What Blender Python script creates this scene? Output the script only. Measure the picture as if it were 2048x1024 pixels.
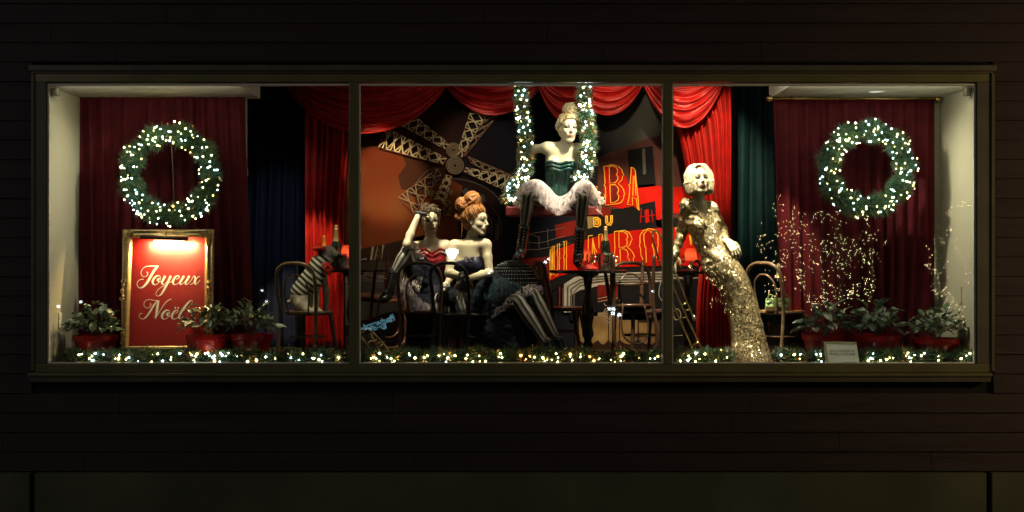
import bpy, math, random
import numpy as np
from mathutils import Vector, Matrix, noise as mnoise

for o in list(bpy.data.objects):
    bpy.data.objects.remove(o)
scene = bpy.context.scene
col = scene.collection
R = math.radians
rng = np.random.default_rng(7)
random.seed(7)

# ------------------------------------------------------------------ camera, world, exposure
CAMZ = 2.6          # camera height above the pavement
CAMD = 12.0         # camera distance from the shop front
SC = 232.0          # photograph pixels per metre at the shop front
cam = bpy.data.cameras.new('camera')
cam_ob = bpy.data.objects.new('camera', cam)
col.objects.link(cam_ob)
cam_ob.location = (0, -CAMD, CAMZ)
cam_ob.rotation_euler = (R(90), 0, 0)
cam.sensor_width = 36
cam.lens = 36 * CAMD / (2048 / SC)
cam.clip_end = 400
cam.clip_start = 0.1
scene.camera = cam_ob

world = bpy.data.worlds.new('World')
scene.world = world
world.use_nodes = True
wn = world.node_tree
wn.nodes.clear()
sky = wn.nodes.new('ShaderNodeTexSky')
sky.sky_type = 'NISHITA'
sky.sun_disc = False
sky.sun_elevation = R(1.0)
sky.sun_rotation = R(200)
bgn = wn.nodes.new('ShaderNodeBackground')
bgn.inputs['Strength'].default_value = 0.06
won = wn.nodes.new('ShaderNodeOutputWorld')
wn.links.new(sky.outputs[0], bgn.inputs[0])
wn.links.new(bgn.outputs[0], won.inputs[0])

def light(name, kind, loc, energy, color=(1, 1, 1), target=None, size=0.05, cone=40, blend=0.6, sx=None, sy=None):
    l = bpy.data.lights.new(name, kind)
    l.energy = energy
    l.color = color
    if kind == 'SPOT':
        l.spot_size = R(cone)
        l.spot_blend = blend
        l.shadow_soft_size = size
    elif kind == 'POINT':
        l.shadow_soft_size = size
    elif kind == 'AREA':
        l.shape = 'RECTANGLE'
        l.size, l.size_y = sx, sy
    o = bpy.data.objects.new(name, l)
    col.objects.link(o)
    o.location = loc
    if target is not None:
        o.rotation_euler = (Vector(target) - Vector(loc)).to_track_quat('-Z', 'Y').to_euler()
    return o

moon = light('moon', 'SUN', (0, -20, 30), 0.002, (0.75, 0.8, 1.0), (0, 0, 0))
moon.data.angle = R(2)

scene.view_settings.view_transform = 'Standard'
scene.view_settings.look = 'None'
scene.view_settings.exposure = 0.35
scene.view_settings.gamma = 1
scene.view_settings.use_curve_mapping = False
cy = scene.cycles
cy.use_denoising = True
cy.denoising_prefilter = 'ACCURATE'
cy.use_adaptive_sampling = False
cy.denoising_input_passes = 'RGB_ALBEDO_NORMAL'
cy.max_bounces = 8
cy.diffuse_bounces = 2
cy.glossy_bounces = 4
cy.transparent_max_bounces = 24
cy.sample_clamp_indirect = 3
cy.sample_clamp_direct = 0
cy.caustics_reflective = False
cy.caustics_refractive = False

def P(px, py, d):
    """world point d metres behind the glass that photograph pixel px, py shows"""
    k = (CAMD + d) / CAMD / SC
    return Vector(((px - 1024) * k, d, CAMZ - (py - 512) * k))

WARM = (1.0, 0.80, 0.50)
CREAM = (1.0, 0.88, 0.66)
# shop-window spotlights, plus added fill spots, in the ceiling behind the head of the window
def spot(px, py, d, tx, ty, td, e, c=CREAM, cone=30, blend=0.7, size=0.04):
    return light('display_or_fill_spot', 'SPOT', P(px, py, d), e * 5, c, P(tx, ty, td), size, cone, blend)
spot(1330, 60, 0.15, 1405, 455, 0.6, 84, CREAM, 32)          # gold gown
spot(1480, 60, 0.2, 1470, 620, 0.6, 150, CREAM, 26)           # hem of the gown
spot(1250, 50, 0.2, 1128, 350, 0.9, 56, CREAM, 30)            # swing
spot(1000, 40, 0.2, 948, 490, 1.0, 66, CREAM, 24)             # black dress
spot(780, 40, 0.2, 850, 500, 1.3, 72, CREAM, 24)              # red dress
spot(690, 150, 0.35, 775, 360, 2.6, 66, WARM, 23)             # windmill
spot(930, 150, 0.35, 960, 310, 2.6, 18, CREAM, 28)            # hub and right sails
spot(1300, 140, 0.4, 1250, 515, 2.6, 92, WARM, 44)           # lettered signboard
spot(1420, 60, 0.5, 1400, 280, 2.2, 44, WARM, 38)             # swag and drape on the right
spot(1250, 60, 0.4, 1240, 195, 2.2, 20, WARM, 26)
spot(660, 120, 0.45, 618, 520, 2.3, 56, WARM, 17, .5)         # left edge of the drape on the left
spot(660, 120, 0.45, 660, 560, 1.6, 26, WARM, 26)
spot(560, 60, 0.3, 585, 610, 0.8, 26, WARM, 20)
spot(1600, 60, 0.3, 1515, 560, 2.6, 75, (0.75, 1.0, 0.95), 24)
spot(1500, 60, 0.15, 1578, 480, 0.9, 52, WARM, 17)
spot(1240, 150, 0.3, 1230, 630, 1.1, 70, WARM, 28)            # stacked chairs
spot(240, 175, 0.1, 335, 610, 0.45, 7, CREAM, 22)             # mild front fill added for the framed sign
spot(1130, 150, 0.1, 1080, 620, 0.8, 52, CREAM, 20)           # low fill added for the striped legs of the black dress
spot(1200, 150, 0.1, 1105, 450, 0.65, 40, CREAM, 20)          # fill spot added to bring out the legs on the swing
spot(840, 150, 0.1, 800, 550, 1.1, 24, CREAM, 16)  # fill added on the raised leg of the red dress
spot(900, 150, 0.1, 930, 630, 0.9, 26, CREAM, 18)  # fill added on the lower leg beside the black dress
spot(700, 150, 0.35, 780, 450, 2.6, 34, WARM, 24, 1.0)        # street print low on the left
spot(620, 60, 0.3, 552, 440, 2.9, 8, (0.7, 0.85, 1.0), 24, 1.0)  # dim cool spot added to lift the navy drape
light('ceiling_lamp', 'POINT', P(1100, 30, 1.4), 9, WARM, None, 0.15)
# soft fill strips added out of view behind the head of the window
def strip(x0, x1, z, e, c=CREAM, tz=-1.6, y=.13):
    a = (P(x0, 0, y).x + P(x1, 0, y).x) / 2
    return light('fill_strip', 'AREA', (a, y, z), e, c, (a, y + 1.0, z + tz), sx=P(x1, 0, 0).x - P(x0, 0, 0).x, sy=.03)
strip(1040, 1320, 4.25, 3, y=.35)
strip(740, 1320, 4.13, 15, y=.11, tz=-4)
strip(510, 690, 4.13, 2.5, y=.11, tz=-4)
strip(1350, 1540, 4.13, 4, y=.11, tz=-4)
strip(1350, 1540, 4.25, 2.5)
strip(115, 480, 4.058, 2.6, y=.10)
strip(1580, 1930, 4.058, 3.0, y=.10)
spot(440, 176, .1, 112, 420, .5, 13, CREAM, 62, 1.0)
spot(1600, 176, .1, 1925, 420, .5, 22, CREAM, 62, 1.0)
spot(1700, 150, .06, 1740, 690, .35, 30, CREAM, 60)
# ------------------------------------------------------------------ mesh tools
def fast_mesh(name, verts, faces):
    """faces: (n,3) / (n,4) int array or list of lists"""
    me = bpy.data.meshes.new(name)
    v = np.asarray(verts, dtype=np.float32).reshape(-1, 3)
    if isinstance(faces, np.ndarray):
        n, k = faces.shape
        loops = faces.reshape(-1).astype(np.int32)
        starts = (np.arange(n) * k).astype(np.int32)
    else:
        ln = np.array([len(f) for f in faces], dtype=np.int32)
        n = len(ln)
        starts = np.concatenate([[0], np.cumsum(ln)[:-1]]).astype(np.int32) if n else ln
        loops = np.fromiter((i for f in faces for i in f), dtype=np.int32)
    me.vertices.add(len(v))
    me.vertices.foreach_set('co', v.reshape(-1))
    me.loops.add(len(loops))
    me.loops.foreach_set('vertex_index', loops)
    me.polygons.add(n)
    me.polygons.foreach_set('loop_start', starts)
    me.update(calc_edges=True)
    me.validate()
    return me

class MB:
    """collects shapes and links them as one mesh object"""
    def __init__(s):
        s.v = []; s.f = []; s.uv = []
    def add(s, verts, faces, uv=None):
        b = len(s.v)
        s.v.extend([tuple(x) for x in verts])
        s.f.extend([[i + b for i in f] for f in faces])
        s.uv.extend(uv if uv is not None else [(0, 0)] * len(verts))
        return s
    def box(s, lo, hi, M=None):
        x0, y0, z0 = lo; x1, y1, z1 = hi
        vs = [Vector(c) for c in ((x0,y0,z0),(x1,y0,z0),(x1,y1,z0),(x0,y1,z0),(x0,y0,z1),(x1,y0,z1),(x1,y1,z1),(x0,y1,z1))]
        if M is not None: vs = [M @ c for c in vs]
        return s.add(vs, [(0,3,2,1),(4,5,6,7),(0,1,5,4),(1,2,6,5),(2,3,7,6),(3,0,4,7)])
    def tube(s, pts, rad, n=8, closed=False, cap=True, sx=1.0, smooth=0):
        pts = [Vector(p) for p in pts]
        if not hasattr(rad, '__len__'): rad = [rad] * len(pts)
        if smooth: pts, rad = catmull(pts, rad, smooth, closed)
        m = len(pts)
        T = []
        for i in range(m):
            a = pts[(i - 1) % m] if (closed or i > 0) else pts[i]
            b = pts[(i + 1) % m] if (closed or i < m - 1) else pts[i]
            t = (b - a)
            T.append(t.normalized() if t.length > 1e-9 else Vector((0, 0, 1)))
        N = T[0].orthogonal().normalized()
        # keep the first normal pointing to the viewer when possible
        y = Vector((0, -1, 0)); q = y - T[0] * y.dot(T[0])
        if q.length > .2: N = q.normalized()
        vs = []; uv = []
        L = 0
        for i in range(m):
            if i:
                N = N - T[i] * N.dot(T[i]); N.normalize()
                L += (pts[i] - pts[i - 1]).length
            B = T[i].cross(N)
            for j in range(n + 1):
                a = 2 * math.pi * j / n
                vs.append(pts[i] + N * (math.cos(a) * rad[i] * sx) + B * (math.sin(a) * rad[i]))
                uv.append((j / n, L))
        fs = []
        w = n + 1
        for i in range(m if closed else m - 1):
            i2 = (i + 1) % m
            for j in range(n):
                fs.append((i*w+j, i*w+j+1, i2*w+j+1, i2*w+j))
        if cap and not closed:
            fs.append([j for j in range(n)][::-1])
            fs.append([(m-1)*w+j for j in range(n)])
        return s.add(vs, fs, uv)
    def lathe(s, prof, c=(0, 0, 0), n=24, M=None):
        vs = []; fs = []
        c = Vector(c)
        for r, z in prof:
            for j in range(n):
                a = 2 * math.pi * j / n
                p = Vector((r * math.cos(a), r * math.sin(a), z))
                if M is not None: p = M @ p
                vs.append(p + c)
        for i in range(len(prof) - 1):
            for j in range(n):
                fs.append((i*n+j, i*n+(j+1) % n, (i+1)*n+(j+1) % n, (i+1)*n+j))
        return s.add(vs, fs)
    def prism(s, pts, t):
        """closed outline of 3d points pushed t metres along -Y"""
        n = len(pts)
        vs = [Vector(p) for p in pts] + [Vector(p) + Vector((0, -t, 0)) for p in pts]
        fs = [list(range(n)), [n + i for i in range(n)][::-1]] + [(i, n+i, n+(i+1) % n, (i+1) % n) for i in range(n)]
        return s.add(vs, fs)
    def ball(s, c, r, n=8):
        prof = [(max(1e-4, math.sin(math.pi * i / (n // 2 + 1)) ), -math.cos(math.pi * i / (n // 2 + 1))) for i in range(n // 2 + 2)]
        if hasattr(r, '__len__'):
            M = Matrix.Diagonal(Vector(r)).to_3x3()
        else:
            M = Matrix.Diagonal(Vector((r, r, r))).to_3x3()
        return s.lathe(prof, c, n, M)
    def obj(s, name, mat, parent=None, smooth=False, origin=None, auto=None):
        me = fast_mesh(name, s.v, s.f)
        if any(u != (0, 0) for u in s.uv[:50]):
            l = me.uv_layers.new(name='UVMap')
            vi = np.empty(len(me.loops), dtype=np.int32)
            me.loops.foreach_get('vertex_index', vi)
            l.data.foreach_set('uv', np.asarray(s.uv, dtype=np.float32)[vi].reshape(-1))
        return link(me, name, mat, parent, smooth, origin, auto)

def link(me, name, mat, parent=None, smooth=False, origin=None, auto=None):
    o = bpy.data.objects.new(name, me)
    col.objects.link(o)
    if parent is not None:
        o.parent = parent
        me.transform(Matrix.Translation(-parent_world(parent)))
    elif origin is not None:
        me.transform(Matrix.Translation(-Vector(origin)))
        o.location = origin
    if mat is not None: me.materials.append(mat)
    if smooth:
        me.shade_smooth()
        if auto: me.set_sharp_from_angle(angle=R(auto))
    else:
        me.shade_flat()
    return o

def parent_world(p):
    v = Vector((0, 0, 0))
    while p is not None:
        v += Vector(p.location); p = p.parent
    return v

def catmull(pts, rad, k, closed=False):
    m = len(pts)
    P_, R_ = [], []
    segs = m if closed else m - 1
    g = (lambda i: pts[i % m]) if closed else (lambda i: pts[max(0, min(m-1, i))])
    gr = (lambda i: rad[i % m]) if closed else (lambda i: rad[max(0, min(m-1, i))])
    for i in range(segs):
        for q in range(k):
            t = q / k
            a, b, c, d = g(i-1), g(i), g(i+1), g(i+2)
            P_.append(.5 * ((2*b) + (c-a)*t + (2*a-5*b+4*c-d)*t*t + (3*b-a-3*c+d)*t**3))
            a, b, c, d = gr(i-1), gr(i), gr(i+1), gr(i+2)
            R_.append(max(1e-4, .5 * ((2*b) + (c-a)*t + (2*a-5*b+4*c-d)*t*t + (3*b-a-3*c+d)*t**3)))
    if not closed:
        P_.append(pts[-1]); R_.append(rad[-1])
    return P_, R_

def thing(name, loc, label, cat, group=None):
    o = bpy.data.objects.new(name, None)
    o.empty_display_size = .1
    col.objects.link(o)
    o.location = loc
    return tag(o, label, cat, group)

def tag(o, label=None, cat=None, group=None, kind=None):
    if label: o['label'] = label
    if cat: o['category'] = cat
    if group: o['group'] = group
    if kind: o['kind'] = kind
    return o

def stuff(o):
    o['kind'] = 'stuff'; return o

def copy_tree(o, loc, rot=None, label=None, parent=None):
    c = o.copy(); col.objects.link(c)
    if parent is not None:
        c.parent = parent
    else:
        c.location = loc
        if rot is not None: c.rotation_euler = rot
        if label: c['label'] = label
    for ch in [x for x in bpy.data.objects if x.parent is o]:
        copy_tree(ch, None, None, None, c)
    return c

# ------------------------------------------------------------------ signed distance modelling of figures
class SDF:
    def __init__(s, vox=0.006):
        s.vox = vox; s.ops = []; s.lo = None; s.hi = None
    def _b(s, lo, hi):
        lo = np.array(lo); hi = np.array(hi)
        s.lo = lo if s.lo is None else np.minimum(s.lo, lo)
        s.hi = hi if s.hi is None else np.maximum(s.hi, hi)
    def cap(s, a, b, ra, rb=None, k=.02, mode='add'):
        rb = ra if rb is None else rb
        a = np.array(a, float); b = np.array(b, float)
        r = max(ra, rb)
        lo = np.minimum(a, b) - r; hi = np.maximum(a, b) + r
        if mode == 'add': s._b(lo, hi)
        s.ops.append(('cap', a, b, ra, rb, k, mode, lo, hi)); return s
    def ell(s, c, r, M=None, k=.02, mode='add'):
        c = np.array(c, float); r = np.array(r, float)
        M = np.eye(3) if M is None else np.array(M, float)
        e = np.abs(M) @ r
        lo = c - e; hi = c + e
        if mode == 'add': s._b(lo, hi)
        s.ops.append(('ell', c, r, M, None, k, mode, lo, hi)); return s
    def clip(s, n, p):
        s.ops.append(('clip', np.array(n, float), np.array(p, float), 0, 0, 0, 'clip', None, None)); return s
    def mesh(s):
        vx = s.vox
        lo = s.lo - vx * 4; hi = s.hi + vx * 4
        n = np.ceil((hi - lo) / vx).astype(int) + 1
        ax = [(lo[i] + np.arange(n[i]) * vx).astype(np.float32) for i in range(3)]
        f = np.full(tuple(n), 1.0, dtype=np.float32)
        for op in s.ops:
            kind, A, B, C, D, k, mode, blo, bhi = op
            if mode == 'clip':
                n_ = A / np.linalg.norm(A)
                d = (n_[0] * ax[0][:, None, None] + n_[1] * ax[1][None, :, None] + n_[2] * ax[2][None, None, :]) - float(n_ @ B)
                np.maximum(f, d, out=f); continue
            m = k + vx * 3
            i0 = np.maximum(0, np.floor((blo - m - lo) / vx).astype(int))
            i1 = np.minimum(n, np.ceil((bhi + m - lo) / vx).astype(int) + 1)
            if np.any(i1 <= i0): continue
            sl = tuple(slice(i0[i], i1[i]) for i in range(3))
            X = ax[0][sl[0]][:, None, None]; Y = ax[1][sl[1]][None, :, None]; Z = ax[2][sl[2]][None, None, :]
            if kind == 'cap':
                ab = B - A; L = float(ab @ ab) + 1e-12
                t = np.clip(((X - A[0]) * ab[0] + (Y - A[1]) * ab[1] + (Z - A[2]) * ab[2]) / L, 0, 1)
                d = np.sqrt((X - A[0] - t * ab[0])**2 + (Y - A[1] - t * ab[1])**2 + (Z - A[2] - t * ab[2])**2) - (C + (D - C) * t)
            else:
                x = X - A[0]; y = Y - A[1]; z = Z - A[2]
                M = C; r = B
                u = (x * M[0, 0] + y * M[1, 0] + z * M[2, 0]); v = (x * M[0, 1] + y * M[1, 1] + z * M[2, 1]); w = (x * M[0, 2] + y * M[1, 2] + z * M[2, 2])
                k0 = np.sqrt((u / r[0])**2 + (v / r[1])**2 + (w / r[2])**2)
                k1 = np.sqrt((u / r[0]**2)**2 + (v / r[1]**2)**2 + (w / r[2]**2)**2) + 1e-9
                d = k0 * (k0 - 1) / k1
            g = f[sl]
            if mode == 'add':
                h = np.clip(.5 + .5 * (g - d) / k, 0, 1)
                f[sl] = g * (1 - h) + d * h - k * h * (1 - h)
            else:
                h = np.clip(.5 - .5 * (g + d) / k, 0, 1)
                f[sl] = g * (1 - h) + (-d) * h + k * h * (1 - h)
        f[0] = 1; f[-1] = 1; f[:, 0] = 1; f[:, -1] = 1; f[:, :, 0] = 1; f[:, :, -1] = 1
        return nets(f, lo, vx)

def nets(f, lo, vx):
    ins = f < 0
    c = ins[:-1, :-1, :-1].astype(np.int8)
    tot = np.zeros(c.shape, np.int8)
    for dx in (0, 1):
        for dy in (0, 1):
            for dz in (0, 1):
                tot += ins[dx:ins.shape[0]-1+dx, dy:ins.shape[1]-1+dy, dz:ins.shape[2]-1+dz]
    act = (tot > 0) & (tot < 8)
    idx = np.argwhere(act)
    num = np.full(c.shape, -1, np.int32)
    num[act] = np.arange(len(idx))
    corners = [(a, b, d) for a in (0, 1) for b in (0, 1) for d in (0, 1)]
    val = {q: f[idx[:, 0]+q[0], idx[:, 1]+q[1], idx[:, 2]+q[2]] for q in corners}
    acc = np.zeros((len(idx), 3)); cnt = np.zeros(len(idx))
    for q in corners:
        for a in range(3):
            if q[a] == 0:
                q2 = list(q); q2[a] = 1; q2 = tuple(q2)
                v0, v1 = val[q], val[q2]
                m = (v0 < 0) != (v1 < 0)
                t = np.where(m, v0 / np.where(m, v0 - v1, 1), 0)
                p = np.array(q, float)[None, :].repeat(len(idx), 0)
                p[:, a] += t
                acc[m] += p[m]; cnt[m] += 1
    V = (idx + acc / cnt[:, None]) * vx + lo
    F = []
    for a in range(3):
        b, d = (a + 1) % 3, (a + 2) % 3
        s0 = [slice(None)] * 3; s1 = [slice(None)] * 3
        s0[a] = slice(0, -1); s1[a] = slice(1, None)
        A = ins[tuple(s0)]; B = ins[tuple(s1)]
        e = np.argwhere(A != B)
        e = e[(e[:, b] > 0) & (e[:, d] > 0)]
        sg = A[e[:, 0], e[:, 1], e[:, 2]]
        def cell(ob, od):
            q = e.copy(); q[:, b] += ob; q[:, d] += od
            return num[q[:, 0], q[:, 1], q[:, 2]]
        q = np.stack([cell(-1, -1), cell(0, -1), cell(0, 0), cell(-1, 0)], 1)
        q[~sg] = q[~sg][:, ::-1]
        F.append(q)
    F = np.concatenate(F)
    return V, F[(F >= 0).all(1)]

def vnormals(V, F):
    n = np.cross(V[F[:, 2]] - V[F[:, 0]], V[F[:, 3]] - V[F[:, 1]])
    N = np.zeros_like(V)
    for i in range(4): np.add.at(N, F[:, i], n)
    return N / (np.linalg.norm(N, axis=1)[:, None] + 1e-12)

def fbm(V, scale, octs=3):
    """cheap smooth noise, numpy, in about -1..1"""
    out = np.zeros(len(V)); amp = 1; fr = scale; r = np.random.default_rng(11)
    for o in range(octs):
        for q in range(5):
            d = r.normal(size=3); d /= np.linalg.norm(d)
            out += amp * np.sin(V @ d * fr * r.uniform(.7, 1.4) + r.uniform(0, 6.28)) / 2.5
        amp *= .5; fr *= 2.1
    return out

def sdf_obj(S, name, mat, parent, disp=None, paint=None):
    V, F = S.mesh()
    if disp is not None:
        V = V + vnormals(V, F) * disp(V)[:, None]
    me = fast_mesh(name, V, F)
    if paint is not None:
        a = me.color_attributes.new(name='Col', type='FLOAT_COLOR', domain='POINT')
        c = np.ones((len(V), 4), np.float32); c[:, :3] = paint(V)
        a.data.foreach_set('color', c.reshape(-1))
    return link(me, name, mat, parent, True)

# ------------------------------------------------------------------ materials
_m = {}
def mat(name, base=(.5, .5, .5), rough=.5, metal=0, var=0.0, vscale=8, bump=0, bscale=60, sheen=0, coat=0, emit=None, estr=0, spec=None, alpha=None, trans=0, base2=None, stretch=None):
    if name in _m: return _m[name]
    m = bpy.data.materials.new(name); m.use_nodes = True
    nt = m.node_tree; b = nt.nodes['Principled BSDF']
    b.inputs['Base Color'].default_value = (*base, 1)
    b.inputs['Roughness'].default_value = rough
    b.inputs['Metallic'].default_value = metal
    if sheen:
        b.inputs['Sheen Weight'].default_value = sheen
        b.inputs['Sheen Roughness'].default_value = .35
        b.inputs['Sheen Tint'].default_value = (*[min(1, x * 1.8 + .03) for x in base], 1)
    if coat: b.inputs['Coat Weight'].default_value = coat
    if spec is not None: b.inputs['Specular IOR Level'].default_value = spec
    if alpha is not None: b.inputs['Alpha'].default_value = alpha
    if trans: b.inputs['Transmission Weight'].default_value = trans
    if emit:
        b.inputs['Emission Color'].default_value = (*emit, 1)
        b.inputs['Emission Strength'].default_value = estr
    if var or bump:
        tc = nt.nodes.new('ShaderNodeTexCoord')
        vec = tc.outputs['Object']
        if stretch:
            mp = nt.nodes.new('ShaderNodeMapping'); mp.inputs['Scale'].default_value = stretch
            nt.links.new(vec, mp.inputs[0]); vec = mp.outputs[0]
    if var:
        n = nt.nodes.new('ShaderNodeTexNoise'); n.inputs['Scale'].default_value = vscale; n.inputs['Detail'].default_value = 5
        nt.links.new(vec, n.inputs['Vector'])
        r = nt.nodes.new('ShaderNodeValToRGB')
        r.color_ramp.elements[0].position = .3; r.color_ramp.elements[1].position = .72
        lo = base2 if base2 else [x * (1 - var) for x in base]
        hi = base if base2 else [min(1, x * (1 + var)) for x in base]
        r.color_ramp.elements[0].color = (*lo, 1); r.color_ramp.elements[1].color = (*hi, 1)
        nt.links.new(n.outputs[0], r.inputs[0]); nt.links.new(r.outputs[0], b.inputs['Base Color'])
    if bump:
        n = nt.nodes.new('ShaderNodeTexNoise'); n.inputs['Scale'].default_value = bscale; n.inputs['Detail'].default_value = 4
        nt.links.new(vec, n.inputs['Vector'])
        bp = nt.nodes.new('ShaderNodeBump'); bp.inputs['Strength'].default_value = bump; bp.inputs['Distance'].default_value = .01
        nt.links.new(n.outputs[0], bp.inputs['Height']); nt.links.new(bp.outputs[0], b.inputs['Normal'])
    _m[name] = m
    return m

def glow(name, c, s):
    if name in _m: return _m[name]
    m = bpy.data.materials.new(name); m.use_nodes = True
    nt = m.node_tree; nt.nodes.clear()
    e = nt.nodes.new('ShaderNodeEmission'); e.inputs[0].default_value = (*c, 1); e.inputs[1].default_value = s
    o = nt.nodes.new('ShaderNodeOutputMaterial'); nt.links.new(e.outputs[0], o.inputs[0])
    _m[name] = m
    return m

def thin_glass(name, tint=(1, 1, 1), k=1.0, rough=0.0):
    m = bpy.data.materials.new(name); m.use_nodes = True
    nt = m.node_tree; nt.nodes.clear()
    t = nt.nodes.new('ShaderNodeBsdfTransparent'); t.inputs[0].default_value = (*tint, 1)
    g = nt.nodes.new('ShaderNodeBsdfGlossy'); g.inputs['Roughness'].default_value = rough
    f = nt.nodes.new('ShaderNodeFresnel'); f.inputs[0].default_value = 1.5
    mu = nt.nodes.new('ShaderNodeMath'); mu.operation = 'MULTIPLY'; mu.inputs[1].default_value = k; mu.use_clamp = True
    x = nt.nodes.new('ShaderNodeMixShader'); o = nt.nodes.new('ShaderNodeOutputMaterial')
    nt.links.new(f.outputs[0], mu.inputs[0]); nt.links.new(mu.outputs[0], x.inputs[0])
    nt.links.new(t.outputs[0], x.inputs[1]); nt.links.new(g.outputs[0], x.inputs[2]); nt.links.new(x.outputs[0], o.inputs[0])
    return m

def tulle(name, c, dens):
    m = bpy.data.materials.new(name); m.use_nodes = True
    nt = m.node_tree; nt.nodes.clear()
    t = nt.nodes.new('ShaderNodeBsdfTransparent')
    g = nt.nodes.new('ShaderNodeBsdfDiffuse'); g.inputs[0].default_value = (*c, 1)
    tl = nt.nodes.new('ShaderNodeBsdfTranslucent'); tl.inputs[0].default_value = (*c, 1)
    a = nt.nodes.new('ShaderNodeMixShader'); a.inputs[0].default_value = .35
    x = nt.nodes.new('ShaderNodeMixShader'); o = nt.nodes.new('ShaderNodeOutputMaterial')
    lw = nt.nodes.new('ShaderNodeLayerWeight'); lw.inputs[0].default_value = .35
    mr = nt.nodes.new('ShaderNodeMapRange'); mr.inputs[3].default_value = dens * .55; mr.inputs[4].default_value = min(1, dens * 2.0)
    nt.links.new(lw.outputs['Facing'], mr.inputs[0]); nt.links.new(mr.outputs[0], x.inputs[0])
    nt.links.new(g.outputs[0], a.inputs[1]); nt.links.new(tl.outputs[0], a.inputs[2])
    nt.links.new(t.outputs[0], x.inputs[1]); nt.links.new(a.outputs[0], x.inputs[2]); nt.links.new(x.outputs[0], o.inputs[0])
    return m

def stripes_mat(name, c1, c2, count, rough=.7, axis=0, shift=.0, width=.5):
    m = bpy.data.materials.new(name); m.use_nodes = True
    nt = m.node_tree; b = nt.nodes['Principled BSDF']; b.inputs['Roughness'].default_value = rough
    uv = nt.nodes.new('ShaderNodeUVMap'); sp = nt.nodes.new('ShaderNodeSeparateXYZ')
    nt.links.new(uv.outputs[0], sp.inputs[0])
    a = nt.nodes.new('ShaderNodeMath'); a.operation = 'MULTIPLY_ADD'; a.inputs[1].default_value = count; a.inputs[2].default_value = shift
    f = nt.nodes.new('ShaderNodeMath'); f.operation = 'FRACT'
    g = nt.nodes.new('ShaderNodeMath'); g.operation = 'PINGPONG'; g.inputs[1].default_value = .5
    r = nt.nodes.new('ShaderNodeValToRGB')
    r.color_ramp.elements[0].position = .5 * width - .04; r.color_ramp.elements[1].position = .5 * width + .04
    r.color_ramp.elements[0].color = (*c1, 1); r.color_ramp.elements[1].color = (*c2, 1)
    nt.links.new(sp.outputs[axis], a.inputs[0]); nt.links.new(a.outputs[0], f.inputs[0]); nt.links.new(f.outputs[0], g.inputs[0])
    nt.links.new(g.outputs[0], r.inputs[0]); nt.links.new(r.outputs[0], b.inputs['Base Color'])
    return m

def skin_mat():
    m = bpy.data.materials.new('mannequin_paint'); m.use_nodes = True
    nt = m.node_tree; b = nt.nodes['Principled BSDF']
    a = nt.nodes.new('ShaderNodeVertexColor'); a.layer_name = 'Col'
    nt.links.new(a.outputs[0], b.inputs['Base Color'])
    b.inputs['Roughness'].default_value = .42
    b.inputs['Subsurface Weight'].default_value = 0
    return m

def sequin_mat():
    m = bpy.data.materials.new('gold_sequins'); m.use_nodes = True
    nt = m.node_tree; b = nt.nodes['Principled BSDF']
    b.inputs['Metallic'].default_value = .75; b.inputs['Roughness'].default_value = .25
    tc = nt.nodes.new('ShaderNodeTexCoord')
    v = nt.nodes.new('ShaderNodeTexVoronoi'); v.inputs['Scale'].default_value = 120
    nt.links.new(tc.outputs['Object'], v.inputs['Vector'])
    s = nt.nodes.new('ShaderNodeVectorMath'); s.operation = 'SUBTRACT'; s.inputs[1].default_value = (.5, .5, .5)
    nt.links.new(v.outputs['Color'], s.inputs[0])
    k = nt.nodes.new('ShaderNodeVectorMath'); k.operation = 'SCALE'; k.inputs['Scale'].default_value = .85
    nt.links.new(s.outputs[0], k.inputs[0])
    g = nt.nodes.new('ShaderNodeNewGeometry')
    ad = nt.nodes.new('ShaderNodeVectorMath'); ad.operation = 'ADD'
    nt.links.new(g.outputs['Normal'], ad.inputs[0]); nt.links.new(k.outputs[0], ad.inputs[1])
    no = nt.nodes.new('ShaderNodeVectorMath'); no.operation = 'NORMALIZE'
    nt.links.new(ad.outputs[0], no.inputs[0]); nt.links.new(no.outputs[0], b.inputs['Normal'])
    n = nt.nodes.new('ShaderNodeTexNoise'); n.inputs['Scale'].default_value = 9
    nt.links.new(tc.outputs['Object'], n.inputs['Vector'])
    r = nt.nodes.new('ShaderNodeValToRGB')
    r.color_ramp.elements[0].position = .3; r.color_ramp.elements[0].color = (.46, .35, .17, 1)
    r.color_ramp.elements[1].position = .7; r.color_ramp.elements[1].color = (.68, .55, .31, 1)
    nt.links.new(n.outputs[0], r.inputs[0]); nt.links.new(r.outputs[0], b.inputs['Base Color'])
    return m
# ------------------------------------------------------------------ common materials
M_bronze = mat('bronze_frame_paint', (.21, .20, .095), .38, .35, var=.18, vscale=3, bump=.15, bscale=90)
M_bronze_dark = mat('bronze_casing_paint', (.13, .125, .09), .5, .2, var=.2, vscale=3)
M_litbead = mat('room_lit_bead', (.85, .86, .76), .5)  # pale colour carries the room light on the frame's reveal
M_board = mat('dark_siding', (.036, .021, .022), .6, var=.3, vscale=2.2, bump=.5, bscale=30, stretch=(.4, 3, 6))
M_base = mat('concrete_base', (.105, .115, .065), .75, var=.25, vscale=1.6, bump=.4, bscale=40)
M_cream = mat('cream_wall_paint', (.62, .60, .44), .8, var=.06, vscale=2)
M_ceil = mat('ceiling_paint', (.6, .6, .52), .85, var=.05, vscale=3)
M_black = mat('matt_black', (.012, .012, .014), .85)
M_floor = mat('window_floor', (.045, .03, .025), .45, var=.3, vscale=4)
M_brass = mat('brass', (.75, .55, .22), .25, .95, var=.12, vscale=20)
M_gold = mat('gilt', (.46, .33, .13), .36, .85, var=.45, vscale=45, bump=.9, bscale=85)
M_giltflat = mat('gilt_plain', (.60, .46, .22), .34, .85, var=.2, vscale=30, bump=.3, bscale=60)
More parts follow.
